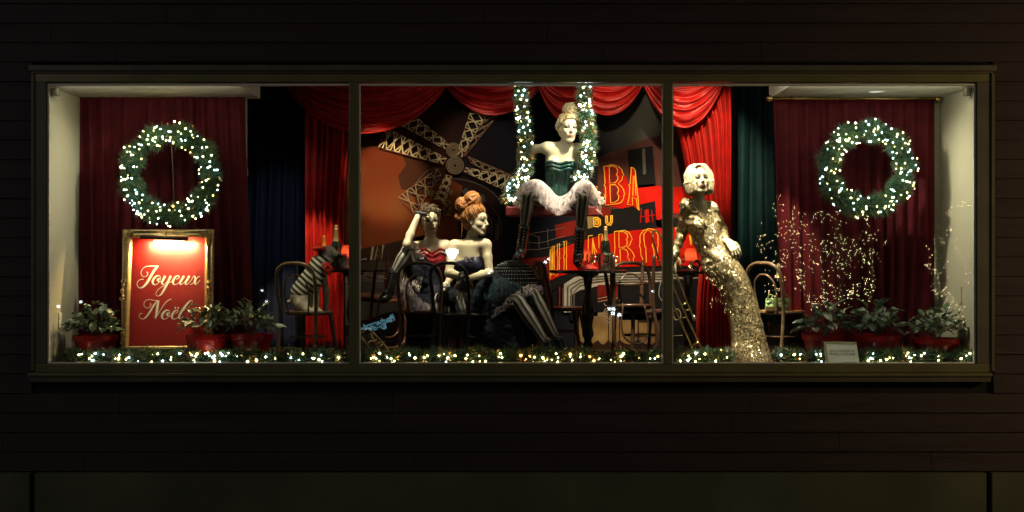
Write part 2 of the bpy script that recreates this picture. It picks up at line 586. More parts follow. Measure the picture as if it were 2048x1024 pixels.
M_wood = mat('bentwood', (.16, .10, .055), .28, .0, var=.35, vscale=18, coat=.4)
M_woodd = mat('dark_bentwood', (.085, .048, .034), .25, .0, var=.3, vscale=18, coat=.5)
M_woodr = mat('red_brown_bentwood', (.13, .05, .026), .28, .0, var=.35, vscale=18, coat=.4)
M_tabl = mat('black_table', (.012, .010, .010), .25, coat=.4)
M_white = mat('white_card', (.85, .88, .74), .7)
M_wire = mat('wire', (.35, .3, .22), .6)

FZ = 1.62   # floor level of the display
XL = P(97, 0, 0).x - .03
XR = P(1949, 0, 0).x + .03

# ------------------------------------------------------------------ pavement and facade
def struct(name, mb, m, label=None, **k):
    o = mb.obj(name, m, **k); o['kind'] = 'structure'
    return o
struct('pavement', MB().box((-40, -60, -.2), (40, .6, 0)), mat('pavement_asphalt', (.05, .05, .05), .85, bump=.3, bscale=50))
fac = thing('facade_wall', (0, .12, 0), 'dark stained board siding of the shop front round the lit display window', 'wall')
rowh = 39 / SC
ztop = CAMZ - (131 - 512) / SC
zbot = CAMZ - (762 - 512) / SC
zb = CAMZ - (942 - 512) / SC
xl = P(62, 0, 0).x; xr = P(1988, 0, 0).x
boards = []
z = zb
k = 0
while z < 5.6:
    z1 = z + rowh
    segs = [(-6.5, 6.5)]
    if z1 > zbot + .002 and z < ztop - .002:
        if z < zbot - .01 or z1 > ztop + .01:
            pass
        segs = [(-6.5, xl), (xr, 6.5)]
    else:
        j1, j2, j3 = (random.uniform(-4.6, -1.8), random.uniform(-1.2, 1.2), random.uniform(1.8, 4.6))
        segs = [(-6.5, j1 - .002), (j1 + .002, j2 - .002), (j2 + .002, j3 - .002), (j3 + .002, 6.5)]
    for a, b in segs:
        mb = MB(); n = 1
        vs = [(a, .045, z), (b, .045, z), (b, .045, z1 - .004), (a, .045, z1 - .004),
              (a, .000 + .001 * (k % 3), z), (b, .000 + .001 * (k % 3), z), (b, .018, z1 - .004), (a, .018, z1 - .004)]
        mb.add(vs, [(0, 1, 2, 3), (4, 7, 6, 5), (0, 4, 5, 1), (3, 2, 6, 7), (0, 3, 7, 4), (1, 5, 6, 2)])
        mb.obj('siding_board', M_board, fac)
        k += 1
    z = z1
# filler above / below the casing where board rows are cut
MB().box((-6.5, .05, 0), (6.5, .12, zbot + .0)).obj('backing', M_black, fac)
MB().box((-6.5, .05, ztop), (6.5, .12, 5.6)).obj('backing', M_black, fac)
MB().box((-6.5, .05, zbot), (xl, .12, ztop)).obj('backing', M_black, fac)
MB().box((xr, .05, zbot), (6.5, .12, ztop)).obj('backing', M_black, fac)
for a, b in ((-6.5, P(62, 0, 0).x), (P(73, 0, 0).x, P(1969, 0, 0).x), (P(1981, 0, 0).x, 6.5)):
    MB().box((a, -.05, .0), (b, .045, zb - .012)).obj('base_panel', M_base, fac)

# ------------------------------------------------------------------ window: casing, frame, mullions, panes
win = thing('display_window', (0, 0, CAMZ - (760 - 512) / SC), 'long bronze framed shop window of three panes above the base wall', 'window')
def pxbox(x0, y0, x1, y1, ya, yb):
    return MB().box((P(x0, 0, 0).x, ya, CAMZ - (y1 - 512) / SC), (P(x1, 0, 0).x, yb, CAMZ - (y0 - 512) / SC))
def bev(mb, name, m, par, w=.004):
    o = mb.obj(name, m, par)
    b = o.modifiers.new('bevel', 'BEVEL'); b.width = w; b.segments = 2; b.limit_method = 'ANGLE'
    return o
bev(pxbox(60, 131, 1990, 143, -.05, .05), 'drip_cap', M_bronze_dark, win, .008)
bev(pxbox(64, 143.2, 1984, 147, -.03, .05), 'drip_cap', M_bronze_dark, win)
bev(pxbox(66, 147.2, 1980, 164, -.012, .06), 'head_frame', M_bronze, win)
bev(pxbox(64, 147.2, 70, 742, -.03, .05), 'side_casing', M_bronze_dark, win)
bev(pxbox(70.2, 164.2, 93, 727.5, -.012, .06), 'side_frame', M_bronze_dark, win)
bev(pxbox(1981, 147.2, 1987, 742, -.03, .05), 'side_casing', M_bronze_dark, win)
bev(pxbox(1953, 164.2, 1980.8, 727.5, -.012, .06), 'side_frame', M_bronze_dark, win)
bev(pxbox(70.2, 727.8, 1980.8, 744.5, -.012, .06), 'sill_frame', M_bronze, win)
bev(pxbox(60, 745, 1980, 752, -.07, .05), 'sill', M_bronze, win, .006)
bev(pxbox(62, 752.3, 1978, 763, -.05, .05), 'sill_apron', M_bronze_dark, win)
for a, b in ((698, 716), (1328, 1344)):
    bev(pxbox(a, 164.2, b, 727.5, -.010, .07), 'mullion', M_bronze, win)
for a, b in ((95, 698), (717, 1327), (1345, 1951)):
    bev(pxbox(a, 167.3, b, 171, .004, .05), 'glazing_bead', M_litbead, win, .001)
    bev(pxbox(a, 725, b, 727.3, .004, .05), 'glazing_bead', M_litbead, win, .001)
for x in (94.5, 717.2, 1325, 1344.6, 1949.5):
    bev(pxbox(x, 171.2, x + (3.2 if x in (717.2,) else 2), 724.8, .004, .05), 'glazing_bead', M_litbead, win, .001)
M_pane = thin_glass('window_glass', (.97, .99, .98), .9)
for a, b in ((94, 699), (717, 1329), (1344, 1953)):
    pxbox(a, 165, b, 728, .020, .028).obj('glass_pane', M_pane, win)

# ------------------------------------------------------------------ the display room
struct('display_floor', MB().box((XL, .07, FZ - .1), (XR, 3.2, FZ)), M_floor)
struct('display_ceiling', MB().box((XL - .1, .08, 4.95), (XR + .1, 3.2, 5.05)), M_black)
def soffit(x0, x1):
    zc = CAMZ + (512 - 195) * (CAMD + .98) / CAMD / SC
    return MB().box((x0, .075, zc), (x1, 1.08, zc + .12))
struct('alcove_ceiling', soffit(XL, P(497, 0, .5).x), M_ceil)
struct('alcove_ceiling', soffit(P(1562, 0, .5).x, XR), M_ceil)
struct('side_wall', MB().box((XL - .1, .075, FZ - .1), (XL, 3.2, 4.95)), M_cream)
struct('side_wall', MB().box((XR, .075, FZ - .1), (XR + .1, 3.2, 4.95)), M_cream)
struct('alcove_wall', MB().box((XL, 1.09, FZ), (P(492, 0, 1.1).x, 1.16, 4.95)), M_cream)
struct('alcove_wall', MB().box((P(1566, 0, 1.1).x, 1.09, FZ), (XR, 1.16, 4.95)), M_cream)
struct('back_wall', MB().box((XL - .1, 3.2, FZ - .1), (XR + .1, 3.3, 5.05)), M_black)
struct('head_wall', MB().box((XL - .1, .072, CAMZ - (164 - 512) / SC), (XR + .1, .12, 4.95)), M_black)
for x in (108, 1938):
    o = MB().box((P(x, 0, .1).x - .02, .12, 4.0), (P(x, 0, .1).x + .02, .2, 4.065)).obj('junction_clip', M_bronze_dark)
    o.name = 'ceiling_bracket'
    tag(o, 'small grey metal bracket under the ceiling in the upper %s corner of the window' % ('left' if x < 500 else 'right'), 'bracket')
# recessed downlight with shadow ring
dl = thing('recessed_downlight', P(1752, 182, .55), 'round recessed downlight in the soffit above the right hand curtain', 'light')
zc = CAMZ + (512 - 195) * (CAMD + .98) / CAMD / SC
c = P(1752, 182, .5)
MB().lathe([(.05, zc - .006), (.075, zc - .006), (.08, zc - .001)], (c.x, .5, 0)).obj('trim_ring', M_white, dl, True)
MB().lathe([(.001, zc - .003), (.05, zc - .004)], (c.x, .5, 0)).obj('lamp', glow('downlight_lamp', (1, .95, .8), .9), dl)
o = MB()
p = P(104, 640, .3)
o.box((XL, .34, p.z - .07), (XL + .012, .42, p.z + .06))
tag(o.obj('wall_outlet', M_white, origin=(XL, .38, p.z)), 'cream outlet plate on the wall at the left end of the window', 'outlet')
o = MB(); p = P(1921, 590, .3)
o.box((XR - .012, .42, p.z - .08), (XR, .5, p.z + .07))
tag(o.obj('wall_outlet', M_cream, origin=(XR, .46, p.z)), 'cream outlet plate on the wall at the right end, behind leaves', 'outlet')

# ------------------------------------------------------------------ drapes
def velvet(name, base, rough=.65, sheen=.3, var=.25):
    return mat(name, base, rough, 0, var=var, vscale=7, bump=.35, bscale=120, sheen=sheen, spec=.3)
M_burg = velvet('burgundy_velvet', (.105, .003, .010), .7, .08)
M_red = velvet('red_velvet', (.46, .010, .006), .5, .5)
M_redsw = mat('red_crushed_velvet', (.46, .010, .008), .42, 0, var=.3, vscale=9, bump=.6, bscale=45, sheen=.3)
M_navy = velvet('navy_velvet', (.013, .018, .046))
M_teal = velvet('dark_green_velvet', (.010, .050, .058))

def drape(x0, x1, z0, z1, y, folds, amp, seed=0, left=None, right=None, n=8, rows=26, top_gather=.55):
    r = random.Random(seed)
    ph = [r.uniform(0, 6.28) for _ in range(6)]
    w = folds * 2 * math.pi
    nx = int(folds * n) + 1
    vs = []; fs = []
    for j in range(rows + 1):
        t = j / rows
        z = z1 + (z0 - z1) * t
        a = x0 if left is None else left(z)
        b = x1 if right is None else right(z)
        for i in range(nx + 1):
            u = i / nx
            uu = u + .010 * math.sin(3.1 * t + ph[0] + u * 9) + .02 * math.sin(u * 11 + ph[4])
            f = math.sin(w * uu + ph[1]) + .45 * math.sin(w * uu * .47 + ph[2] + t) + .3 * math.sin(w * uu * 2.1 + ph[3])
            f = f + .25 * math.sin(w * uu * 3.3 + ph[5] + 2 * t) * (1 - t)
            am = amp * (top_gather + (1 - top_gather) * min(1, t * 2.2)) * (.75 + .5 * mnoise.noise(Vector((u * folds * .4, t * 1.2, seed))))
            # sharpened ridges
            g = math.copysign(abs(f) ** .8, f)
            vs.append((a + (b - a) * u, y - am * g, z))
    for j in range(rows):
        for i in range(nx):
            q = j * (nx + 1) + i
            fs.append((q, q + nx + 1, q + nx + 2, q + 1))
    return MB().add(vs, fs)

def solid(o, t=.006):
    s = o.modifiers.new('thick', 'SOLIDIFY'); s.thickness = t
    return o

def curtain(name, mb, m, label, cat='curtain', origin=None):
    o = mb.obj(name, m, None, True, origin=origin)
    solid(o)
    return tag(o, label, cat)

zt = CAMZ + (512 - 195) * (CAMD + .98) / CAMD / SC
# burgundy curtains in the alcoves hang from poles
def pole(px0, px1, y, d, label, finials, drop=(0,)):
    a = P(px0, y, d); b = P(px1, y, d)
    t = thing('curtain_pole', (a + b) / 2, label, 'curtain pole')
    MB().tube([a, b], .012, 10).obj('rod', M_brass, t, True)
    for f in finials:
        q = P(f, y, d)
        s = 1 if f > (px0 + px1) / 2 else -1
        MB().ball(q, .032, 16).obj('finial', M_brass, t, True)
    for px in drop:
        q = P(px, y, d)
        mb = MB().tube([q, (q.x, q.y, zt)], .006, 6)
        mb.box((q.x - .018, q.y - .018, zt - .006), (q.x + .018, q.y + .018, zt))
        mb.obj('bracket', M_bronze_dark, t)
    return t
a = P(155, 0, .93).x; b = P(498, 0, .93).x
pole(148, 500, 187, .93, 'brass curtain pole with ball ends over the burgundy curtain behind the wreath on the left', (148, 503), (200, 434))
curtain('curtain', drape(a, b, FZ, P(0, 183, .93).z, .96, 13, .035, 3, right=lambda z: P(488 + 20 * max(0, (3.9 - z)) / 2.2, 0, .93).x), M_burg,
        'burgundy velvet curtain behind the wreath and the framed sign', origin=(a, .96, FZ))
a = P(1551, 0, .93).x; b = P(1872, 0, .93).x
pole(1546, 1876, 197, .93, 'brass curtain pole with ball ends over the burgundy curtain at the right end', (1540, 1876), (1582, 1843))
curtain('curtain', drape(a, b, FZ, P(0, 196, .93).z, .96, 12, .035, 5, left=lambda z: P(1549 + 8 * (4 - z), 0, .93).x), M_burg,
        'burgundy velvet curtain behind the wreath and three red pots', origin=(a, .96, FZ))

# dark drapes closing the back of the room
curtain('drape', drape(P(380, 0, 2.9).x, P(1010, 0, 2.9).x, FZ, 4.93, 2.95, 26, .05, 9), M_navy,
        'very dark navy drape hanging between the burgundy curtain and the bright red drape', origin=(-2, 2.95, FZ))
curtain('drape', drape(P(1385, 0, 2.8).x, P(1700, 0, 2.8).x, FZ, 4.93, 2.85, 11, .06, 12), M_teal,
        'dark green drape with long folds behind the gold gown mannequin', origin=(2, 2.85, FZ))

# red velvet side drapes
a = P(607, 0, 2.25).x; b = P(700, 0, 2.25).x
curtain('drape', drape(a, b, FZ, 4.9, 2.28, 6.5, .07, 21, n=14, right=lambda z: P(700 - 14 * min(1, max(0, (4.1 - z))), 0, 2.25).x), M_red,
        'bright red velvet drape hanging behind the table with champagne bottles', origin=(a, 2.28, FZ))
def redge(z):
    y = 512 - (z - CAMZ) * SC * CAMD / (CAMD + 2.25)
    pts = [(-50, 1270), (172, 1285), (236, 1352), (300, 1366), (400, 1384), (520, 1402), (600, 1396), (720, 1394)]
    for (y0, x0), (y1, x1) in zip(pts, pts[1:]):
        if y <= y1: return P(x0 + (x1 - x0) * (y - y0) / (y1 - y0), 0, 2.25).x
    return P(1394, 0, 2.25).x
curtain('drape', drape(0, P(1462, 0, 2.25).x, FZ, 4.9, 2.28, 7.5, .07, 25, n=14, rows=50, left=redge), M_red,
        'bright red velvet drape gathered to one side behind the gold gown mannequin', origin=(P(1400, 0, 2.25).x, 2.28, FZ))

def swag(x0, x1, ytop, ylow, d, nf, label, seed, skew=0.0, m=None):
    a = P(x0, ytop, d); b = P(x1, ytop, d)
    top = 4.75
    low = P(0, ylow, d).z
    vs = []; fs = []; nx, nz = 48, 60
    r = random.Random(seed); ph = r.uniform(0, 6)
    for j in range(nz + 1):
        s = j / nz
        for i in range(nx + 1):
            t = i / nx
            tt = t + skew * math.sin(math.pi * t) * s
            sag = (4 * t * (1 - t)) ** .8
            # side edges tuck up to the top points as the hem hangs low
            w = math.sin(math.pi * t)
            z = top - (.16 + .10 * s) - (top - .16 - low) * (.18 + .82 * s) * sag
            wob = mnoise.noise(Vector((t * 3, s * 5, seed)))
            fold = math.sin(2 * math.pi * (nf * s + .25 * wob) + ph)
            fold = math.copysign(abs(fold) ** .7, fold)
            y = d - .10 - .07 * w - (.034 * fold + .012 * math.sin(2 * math.pi * nf * 2.3 * s + 4 * t)) * (.35 + .65 * w) + .05 * s
            vs.append((a.x + (b.x - a.x) * tt, y, z))
    for j in range(nz):
        for i in range(nx):
            q = j * (nx + 1) + i
            fs.append((q, q + nx + 1, q + nx + 2, q + 1))
    o = MB().add(vs, fs).obj('swag', m or M_redsw, None, True, origin=((a.x + b.x) / 2, d, low))
    solid(o, .008)
    return tag(o, label, 'swag', 'red velvet swags along the top of the backdrop')
swag(560, 908, 172, 250, 2.30, 7, 'dark red velvet swag at the left end, above the left windmill sails', 1)
swag(876, 1096, 172, 212, 2.38, 5, 'red velvet swag between the top windmill sail and the first garland rope', 2)
swag(1070, 1200, 172, 232, 2.28, 4, 'red velvet swag behind the bun of the mannequin on the swing', 3)
swag(1135, 1292, 172, 213, 2.36, 6, 'red velvet swag right of the second garland rope, before the mullion', 4)
swag(1278, 1452, 172, 240, 2.22, 7, 'brightest deep red velvet swag behind the mullion, above the gold gown mannequin', 5)

# half hidden sconce at the curtain edge
s = thing('wall_sconce', P(490, 346, 1.3), 'small cream shell sconce peeping out beside the edge of the burgundy curtain', 'wall light')
MB().ball(P(490, 345, 1.25), (.032, .02, .07), 16).obj('shade', mat('shell_cream', (.6, .52, .35), .5), s, True)
MB().box(P(484, 362, 1.3) - Vector((.012, .01, .03)), P(484, 362, 1.3) + Vector((.012, .01, .03))).obj('stem', M_brass, s)
# ------------------------------------------------------------------ printed street backdrop (flat board with flat printed shapes)
MD = 2.62
mur = thing('street_backdrop', P(1050, 700, MD), 'large printed night street backdrop with a windmill dance hall behind the mannequins', 'backdrop')
def mural_base():
    m = bpy.data.materials.new('backdrop_print'); m.use_nodes = True
    nt = m.node_tree; b = nt.nodes['Principled BSDF']; b.inputs['Roughness'].default_value = .9; b.inputs['Specular IOR Level'].default_value = .08
    tc = nt.nodes.new('ShaderNodeTexCoord'); sp = nt.nodes.new('ShaderNodeSeparateXYZ')
    nt.links.new(tc.outputs['Object'], sp.inputs[0])
    n = nt.nodes.new('ShaderNodeTexNoise'); n.inputs['Scale'].default_value = 2.2; n.inputs['Detail'].default_value = 6
    nt.links.new(tc.outputs['Object'], n.inputs['Vector'])
    ad = nt.nodes.new('ShaderNodeMath'); ad.operation = 'MULTIPLY_ADD'; ad.inputs[1].default_value = .5; nt.links.new(n.outputs[0], ad.inputs[0]); nt.links.new(sp.outputs[0], ad.inputs[2])
    mr = nt.nodes.new('ShaderNodeMapRange'); mr.inputs[1].default_value = -1.4; mr.inputs[2].default_value = 2.4
    nt.links.new(ad.outputs[0], mr.inputs[0])
    r = nt.nodes.new('ShaderNodeValToRGB'); e = r.color_ramp.elements
    e[0].position = 0; e[0].color = (.050, .016, .008, 1); e[1].position = 1; e[1].color = (.09, .08, .07, 1)
    for p, c in ((.16, (.040, .012, .007)), (.32, (.010, .007, .010)), (.5, (.005, .006, .012)), (.64, (.012, .012, .016)), (.84, (.075, .07, .063))):
        q = e.new(p); q.color = (*c, 1)
    nt.links.new(mr.outputs[0], r.inputs[0]); nt.links.new(r.outputs[0], b.inputs['Base Color'])
    return m
a = P(640, 900, MD); b = P(1470, 60, MD)
MB().box((a.x, MD, FZ), (b.x, MD + .03, 4.9)).obj('board', mural_base(), mur)

def ink(name, c, var=.3, sc=3, c2=None):
    return mat(name, c, .9, var=var, vscale=sc, base2=c2, spec=.1)
LAYER = [0]
def shape(name, pts, m, layer=1, t=.003):
    """flat printed piece; pts are photograph pixels"""
    d = MD - .002 - .004 * layer
    q = [P(x, y, d) for x, y in pts]
    ar = sum(q[i].x * q[(i+1) % len(q)].z - q[(i+1) % len(q)].x * q[i].z for i in range(len(q)))
    if ar < 0: q = q[::-1]
    return MB().prism(q, t).obj(name, m, mur)
def lines(name, polys, m, r=.006, layer=2, par=None, smooth=0, closed=False):
    d = MD - .004 - .004 * layer
    mb = MB()
    for p in polys:
        mb.tube([P(x, y, d) for x, y in p], r, 5, closed=closed, smooth=smooth)
    return mb.obj(name, m, par or mur)
I_orange = ink('print_orange_wall', (.115, .040, .010), .6, 1.6, (.12, .015, .005))
I_dark = ink('print_black', (.007, .006, .007), .3)
I_shadow = ink('print_dark_brown', (.035, .014, .008), .5, 4, (.016, .008, .006))
I_mill = ink('print_mill_wall', (.19, .045, .009), .5, 3, (.07, .015, .005))
I_milldk = ink('print_mill_shade', (.022, .009, .008), .4, 3)
I_red = ink('print_sign_red', (.44, .008, .003), .3, 5, (.30, .004, .002))
I_deep = ink('print_deep_red', (.20, .012, .008), .4, 3, (.06, .006, .006))
I_grey = ink('print_grey', (.060, .054, .048), .3, 2)
I_canopy = ink('print_canopy', (.30, .27, .24), .3, 5)
I_canopyd = ink('print_canopy_shade', (.10, .085, .075), .3, 5)
I_tan = ink('print_lamp_tan', (.30, .19, .08), .5, 4, (.10, .05, .02))
I_yel = ink('print_yellow', (.82, .40, .035), .1)
I_letter = ink('print_pale_letter', (.30, .26, .21), .2)
I_line = ink('print_line', (.15, .11, .09), .2)
I_car = ink('print_car_grey', (.24, .21, .185), .25, 3)
I_cardk = ink('print_car_dark', (.045, .035, .032), .4, 6)

# left: orange gable wall, dark roofs, parked cars
shape('printed_wall', [(690, 318), (722, 300), (748, 292), (778, 300), (804, 306), (812, 330), (796, 352), (802, 378), (822, 384), (838, 420), (850, 520), (690, 520)], I_orange, 1)
shape('printed_wall', [(828, 430), (850, 372), (905, 352), (965, 366), (1000, 400), (1008, 540), (828, 540)], I_milldk, 1)
shape('printed_wall', [(830, 430), (852, 376), (900, 358), (925, 372), (912, 430), (925, 500), (930, 540), (830, 540)], I_mill, 2)
shape('printed_roof', [(690, 505), (770, 488), (850, 470), (850, 560), (690, 560)], I_shadow, 2)
lines('printed_eaves', [[(800, 410), (826, 385), (860, 366), (905, 357), (950, 366), (985, 385), (1006, 410)], [(808, 400), (850, 345), (880, 338)]], I_line, .003, 3, smooth=4)
for q in ([(853, 386), (863, 378), (872, 384), (862, 395)], [(895, 383), (903, 378), (908, 384), (900, 392)], [(922, 382), (932, 376), (941, 384), (930, 392)], [(958, 392), (966, 388), (972, 402), (962, 408)]):
    shape('printed_window', q, I_tan if q[0][0] < 900 else I_grey, 3)
shape('printed_window', [(882, 431), (893, 396), (904, 405), (902, 432)], I_tan, 3)
lines('printed_glazing', [[(882 + i * 5, 432 - 3 * i), (888 + i * 5, 420 - 4 * i)] for i in range(3)] + [[(884, 425), (903, 408)], [(883, 431), (903, 419)], [(888, 412), (903, 430)], [(885, 421), (893, 431)], [(891, 401), (903, 413)]], I_shadow, .004, 4)
for x, y in ((975, 430), (990, 445)):
    shape('printed_window', [(x, y), (x + 8, y + 8), (x + 8, y + 36), (x, y + 36)], I_grey, 3)
lines('printed_glazing', [[(958, 395), (966, 410), (966, 450)], [(984, 415), (998, 432), (998, 470)], [(1003, 440), (1003, 470)], [(972, 425), (984, 440), (984, 472)]], I_line, .003, 4)
lines('printed_letters', [[(722, 492), (716, 520), (733, 518)], [(746, 493), (742, 520)], [(750, 520), (755, 493), (763, 520), (767, 490)]], I_letter, .011, 4)
shape('printed_car', [(690, 545), (775, 532), (805, 540), (815, 600), (800, 612), (690, 615)], I_car, 3)
shape('printed_car_window', [(690, 530), (735, 522), (790, 524), (800, 540), (775, 545), (690, 552)], I_cardk, 4)
lines('printed_trim', [[(690, 566), (760, 564), (800, 556)], [(690, 548), (745, 545), (790, 536)]], I_canopy, .005, 5)
shape('printed_bonnet', [(690, 614), (800, 611), (812, 620), (770, 632), (690, 655)], I_car, 4)
shape('printed_car', [(690, 652), (768, 628), (812, 618), (850, 650), (860, 712), (690, 712)], I_cardk, 4)
shape('printed_mudguard', [(735, 668), (752, 640), (776, 630), (800, 636), (820, 660), (800, 650), (776, 641), (756, 650)], I_deep, 5)
lines('printed_trim', [[(690, 668), (735, 650), (765, 634)], [(742, 672), (756, 650), (778, 640), (800, 648), (822, 668)]], I_line, .003, 6, smooth=4)

# right: buildings and the lettered signboard
shape('printed_wall', [(1195, 315), (1285, 280), (1350, 262), (1420, 270), (1420, 470), (1195, 470)], ink('print_house_wall', (.085, .028, .022), .4, 3, (.045, .018, .017)), 1)
shape('printed_window', [(1255, 300), (1305, 292), (1312, 372), (1260, 378)], I_dark, 2)
shape('printed_shutter', [(1284, 298), (1290, 297), (1292, 348), (1286, 349)], I_grey, 3)
shape('printed_roof', [(1205, 378), (1252, 350), (1258, 372), (1305, 368), (1330, 376), (1420, 370), (1420, 425), (1285, 428), (1270, 422), (1215, 412)], I_red, 2)
shape('printed_wall', [(1310, 398), (1340, 395), (1340, 470), (1312, 450)], I_red, 3)
shape('printed_shade', [(1185, 424), (1250, 416), (1310, 402), (1313, 440), (1420, 428), (1420, 462), (1160, 478), (1160, 440)], I_dark, 3)
shape('printed_window', [(1289, 420), (1297, 418), (1299, 444), (1291, 446)], I_red, 4)
lines('printed_railing', [[(1283, 416), (1281, 445)], [(1303, 420), (1306, 446)], [(1280, 434), (1310, 430)]], I_red, .005, 4)
shape('printed_panel', [(1174, 432), (1188, 430), (1190, 448), (1186, 455), (1176, 457)], I_tan, 4)
shape('printed_wall', [(1110, 450), (1152, 440), (1152, 470), (1112, 478)], I_deep, 3)
for x, y, r_ in ((1211, 424, 11), (1181, 420, 8)):
    shape('printed_flower_bed', [(x + r_ * math.cos(t * .785), y + r_ * math.sin(t * .785)) for t in range(8)], I_deep, 4)
lines('printed_railing', [[(1058, 468), (1058, 500)], [(1078, 474), (1078, 498)], [(1095, 456), (1096, 492)], [(1058, 468), (1095, 462), (1130, 455)], [(1058, 468), (1078, 474)], [(1058, 484), (1078, 487), (1130, 472)], [(1040, 500), (1078, 499), (1140, 486)]], I_line, .003, 4)
shape('printed_wall', [(1020, 505), (1098, 495), (1150, 478), (1190, 468), (1395, 448), (1420, 448), (1420, 462), (1190, 482), (1150, 492), (1098, 512), (1020, 520)], I_dark, 4)
shape('printed_wall', [(1040, 512), (1098, 505), (1100, 620), (1060, 660), (1040, 640)], I_deep, 2)
band = [(1098, 507), (1120, 497), (1150, 486), (1190, 474), (1240, 464), (1300, 457), (1420, 451), (1420, 531), (1300, 532), (1240, 534), (1190, 537), (1145, 545), (1120, 552), (1098, 562)]
shape('signboard', band, I_red, 5)
shape('printed_rim', [(1090, 568), (1120, 553), (1145, 546), (1190, 538), (1240, 535), (1420, 532), (1420, 541), (1240, 545), (1190, 548), (1150, 556), (1128, 568), (1100, 585)], I_dark, 5)
# canopy of pale mouldings
can = [(1128, 625), (1128, 568), (1150, 554), (1190, 548), (1240, 545), (1420, 541), (1420, 564), (1240, 568), (1190, 573), (1165, 582), (1160, 625)]
shape('printed_canopy', can, I_canopy, 6)
shape('printed_arch', [(1140, 625), (1140, 592), (1160, 580), (1190, 574), (1240, 569), (1330, 563), (1330, 640), (1140, 640)], I_dark, 7)
for k_, yy in enumerate((551, 556, 561)):
    lines('printed_moulding', [[(1136 + 6 * k_, 625), (1136 + 6 * k_, 572 + 6 * k_), (1160, 559 + 6 * k_), (1195, 553 + 5 * k_), (1240, 549 + 5 * k_), (1420, 545 + 6 * k_)]], I_canopyd, .0065, 8)
for x in (1119, 1126, 1135, 1143):
    lines('printed_column', [[(x, 574 + (x - 1119) * .2), (x, 622)]], I_red if x == 1119 else I_canopyd, .006, 8)
shape('printed_doorway', [(1195, 570), (1235, 568), (1235, 600), (1195, 606)], I_deep, 8)
shape('printed_wall', [(1340, 560), (1400, 558), (1400, 705), (1340, 705)], I_dark, 7)
shape('printed_wall', [(1150, 625), (1340, 622), (1340, 708), (1150, 708)], I_shadow, 7)
# lamp-lit wall with arches and wrought iron
for x0, x1, y0 in ((1158, 1196, 632), (1196, 1216, 625), (1218, 1238, 630), (1240, 1275, 640), (1278, 1318, 645)):
    shape('printed_lit_wall', [(x0, y0), (x1, y0), (x1, 680)] + [(x1 - (x1 - x0) * t / 6, 680 + 9 * math.sin(math.pi * t / 6)) for t in range(1, 6)] + [(x0, 680)], I_tan, 8)
iron = [[(1195, 598), (1232, 590)], [(1195, 604), (1235, 596)], [(1208, 606), (1212, 612), (1222, 608), (1226, 600)], [(1195, 628), (1206, 626), (1212, 616), (1220, 612)],
        [(1195, 632), (1206, 632), (1212, 642), (1220, 646)], [(1206, 629), (1214, 622), (1222, 618)], [(1206, 629), (1214, 636), (1222, 640)], [(1238, 600), (1248, 612), (1240, 624)],
        [(1345, 628), (1352, 640), (1362, 632), (1356, 618), (1346, 622)], [(1392, 640), (1402, 636), (1404, 650), (1396, 656)], [(1346, 672), (1395, 668)], [(1322, 560), (1318, 590), (1330, 610)]]
lines('printed_ironwork', iron, I_letter, .0045, 9, smooth=4)

# neon outlined lettering, traced stroke by stroke
def Z(pts, ox, oy, s): return [(ox + x / s, oy + y / s) for x, y in pts]
def neon(name, outlines, r=.0044, layer=6, fill=None, par=None):
    t = None
    for k_, o in enumerate(outlines):
        pass
    return lines(name, outlines, I_yel, r, layer)
B1 = Z([(232, 200), (325, 180), (345, 170), (420, 172), (490, 200), (540, 250), (560, 310), (578, 335), (560, 360), (545, 420), (480, 490), (540, 540), (575, 600), (580, 640), (598, 660), (578, 685), (570, 750), (530, 810), (460, 835), (262, 857), (268, 700), (262, 545), (240, 515), (256, 480), (245, 300), (232, 200)], 1180, 310, 8.53)
B2 = Z([(328, 195), (400, 190), (450, 215), (470, 265), (465, 310), (450, 335), (475, 370), (470, 430), (430, 470), (335, 482), (328, 195)], 1180, 310, 8.53)
B3 = Z([(340, 508), (420, 505), (470, 545), (490, 600), (465, 655), (492, 700), (480, 765), (430, 800), (355, 822), (345, 700), (340, 508)], 1180, 310, 8.53)
A1 = Z([(690, 210), (745, 225), (770, 270), (790, 450), (815, 700), (838, 945), (815, 925), (790, 750), (725, 715), (722, 865), (625, 835), (650, 800), (668, 700), (680, 545), (660, 518), (685, 485), (705, 240), (690, 210)], 1180, 310, 8.53)
A2 = Z([(740, 355), (765, 375), (785, 690), (730, 695), (740, 355)], 1180, 310, 8.53)
lf = Z([(235, 205), (345, 175), (480, 200), (560, 330), (480, 490), (590, 660), (460, 835), (265, 855), (262, 520)], 1180, 310, 8.53)
shape('letter_panel', Z([(690, 215), (770, 270), (830, 940), (722, 860), (630, 835), (670, 520)], 1180, 310, 8.53), I_red, 4)
shape('letter_panel', lf, I_red, 4)
shape('letter_panel', B2, I_deep, 5)
shape('letter_panel', B3, I_deep, 5)
neon('neon_letter_b', [B1, B2, B3])
neon('neon_letter_a', [A1, A2])
lines('neon_letter_l', [Z([(235, 660), (262, 745)], 1180, 310, 8.53), Z([(90, 545), (120, 530), (120, 570), (95, 575)], 1180, 310, 8.53)], I_yel, .004, 6)
D1 = Z([(785, 115), (840, 110), (878, 140), (880, 220), (840, 245), (785, 240), (785, 115)], 1080, 420, 7.31)
D2 = Z([(815, 140), (840, 138), (852, 160), (850, 205), (818, 218), (815, 140)], 1080, 420, 7.31)
U1 = Z([(960, 90), (985, 88), (985, 180), (1010, 200), (1032, 175), (1032, 80), (1055, 78), (1055, 180), (1030, 220), (990, 220), (962, 190), (960, 90)], 1080, 420, 7.31)
lines('neon_letter_d', [D1, D2], I_yel, .0075, 6)
lines('neon_letter_u', [U1], I_yel, .007, 6)
def zz(pts): return Z(pts, 1080, 420, 7.31)
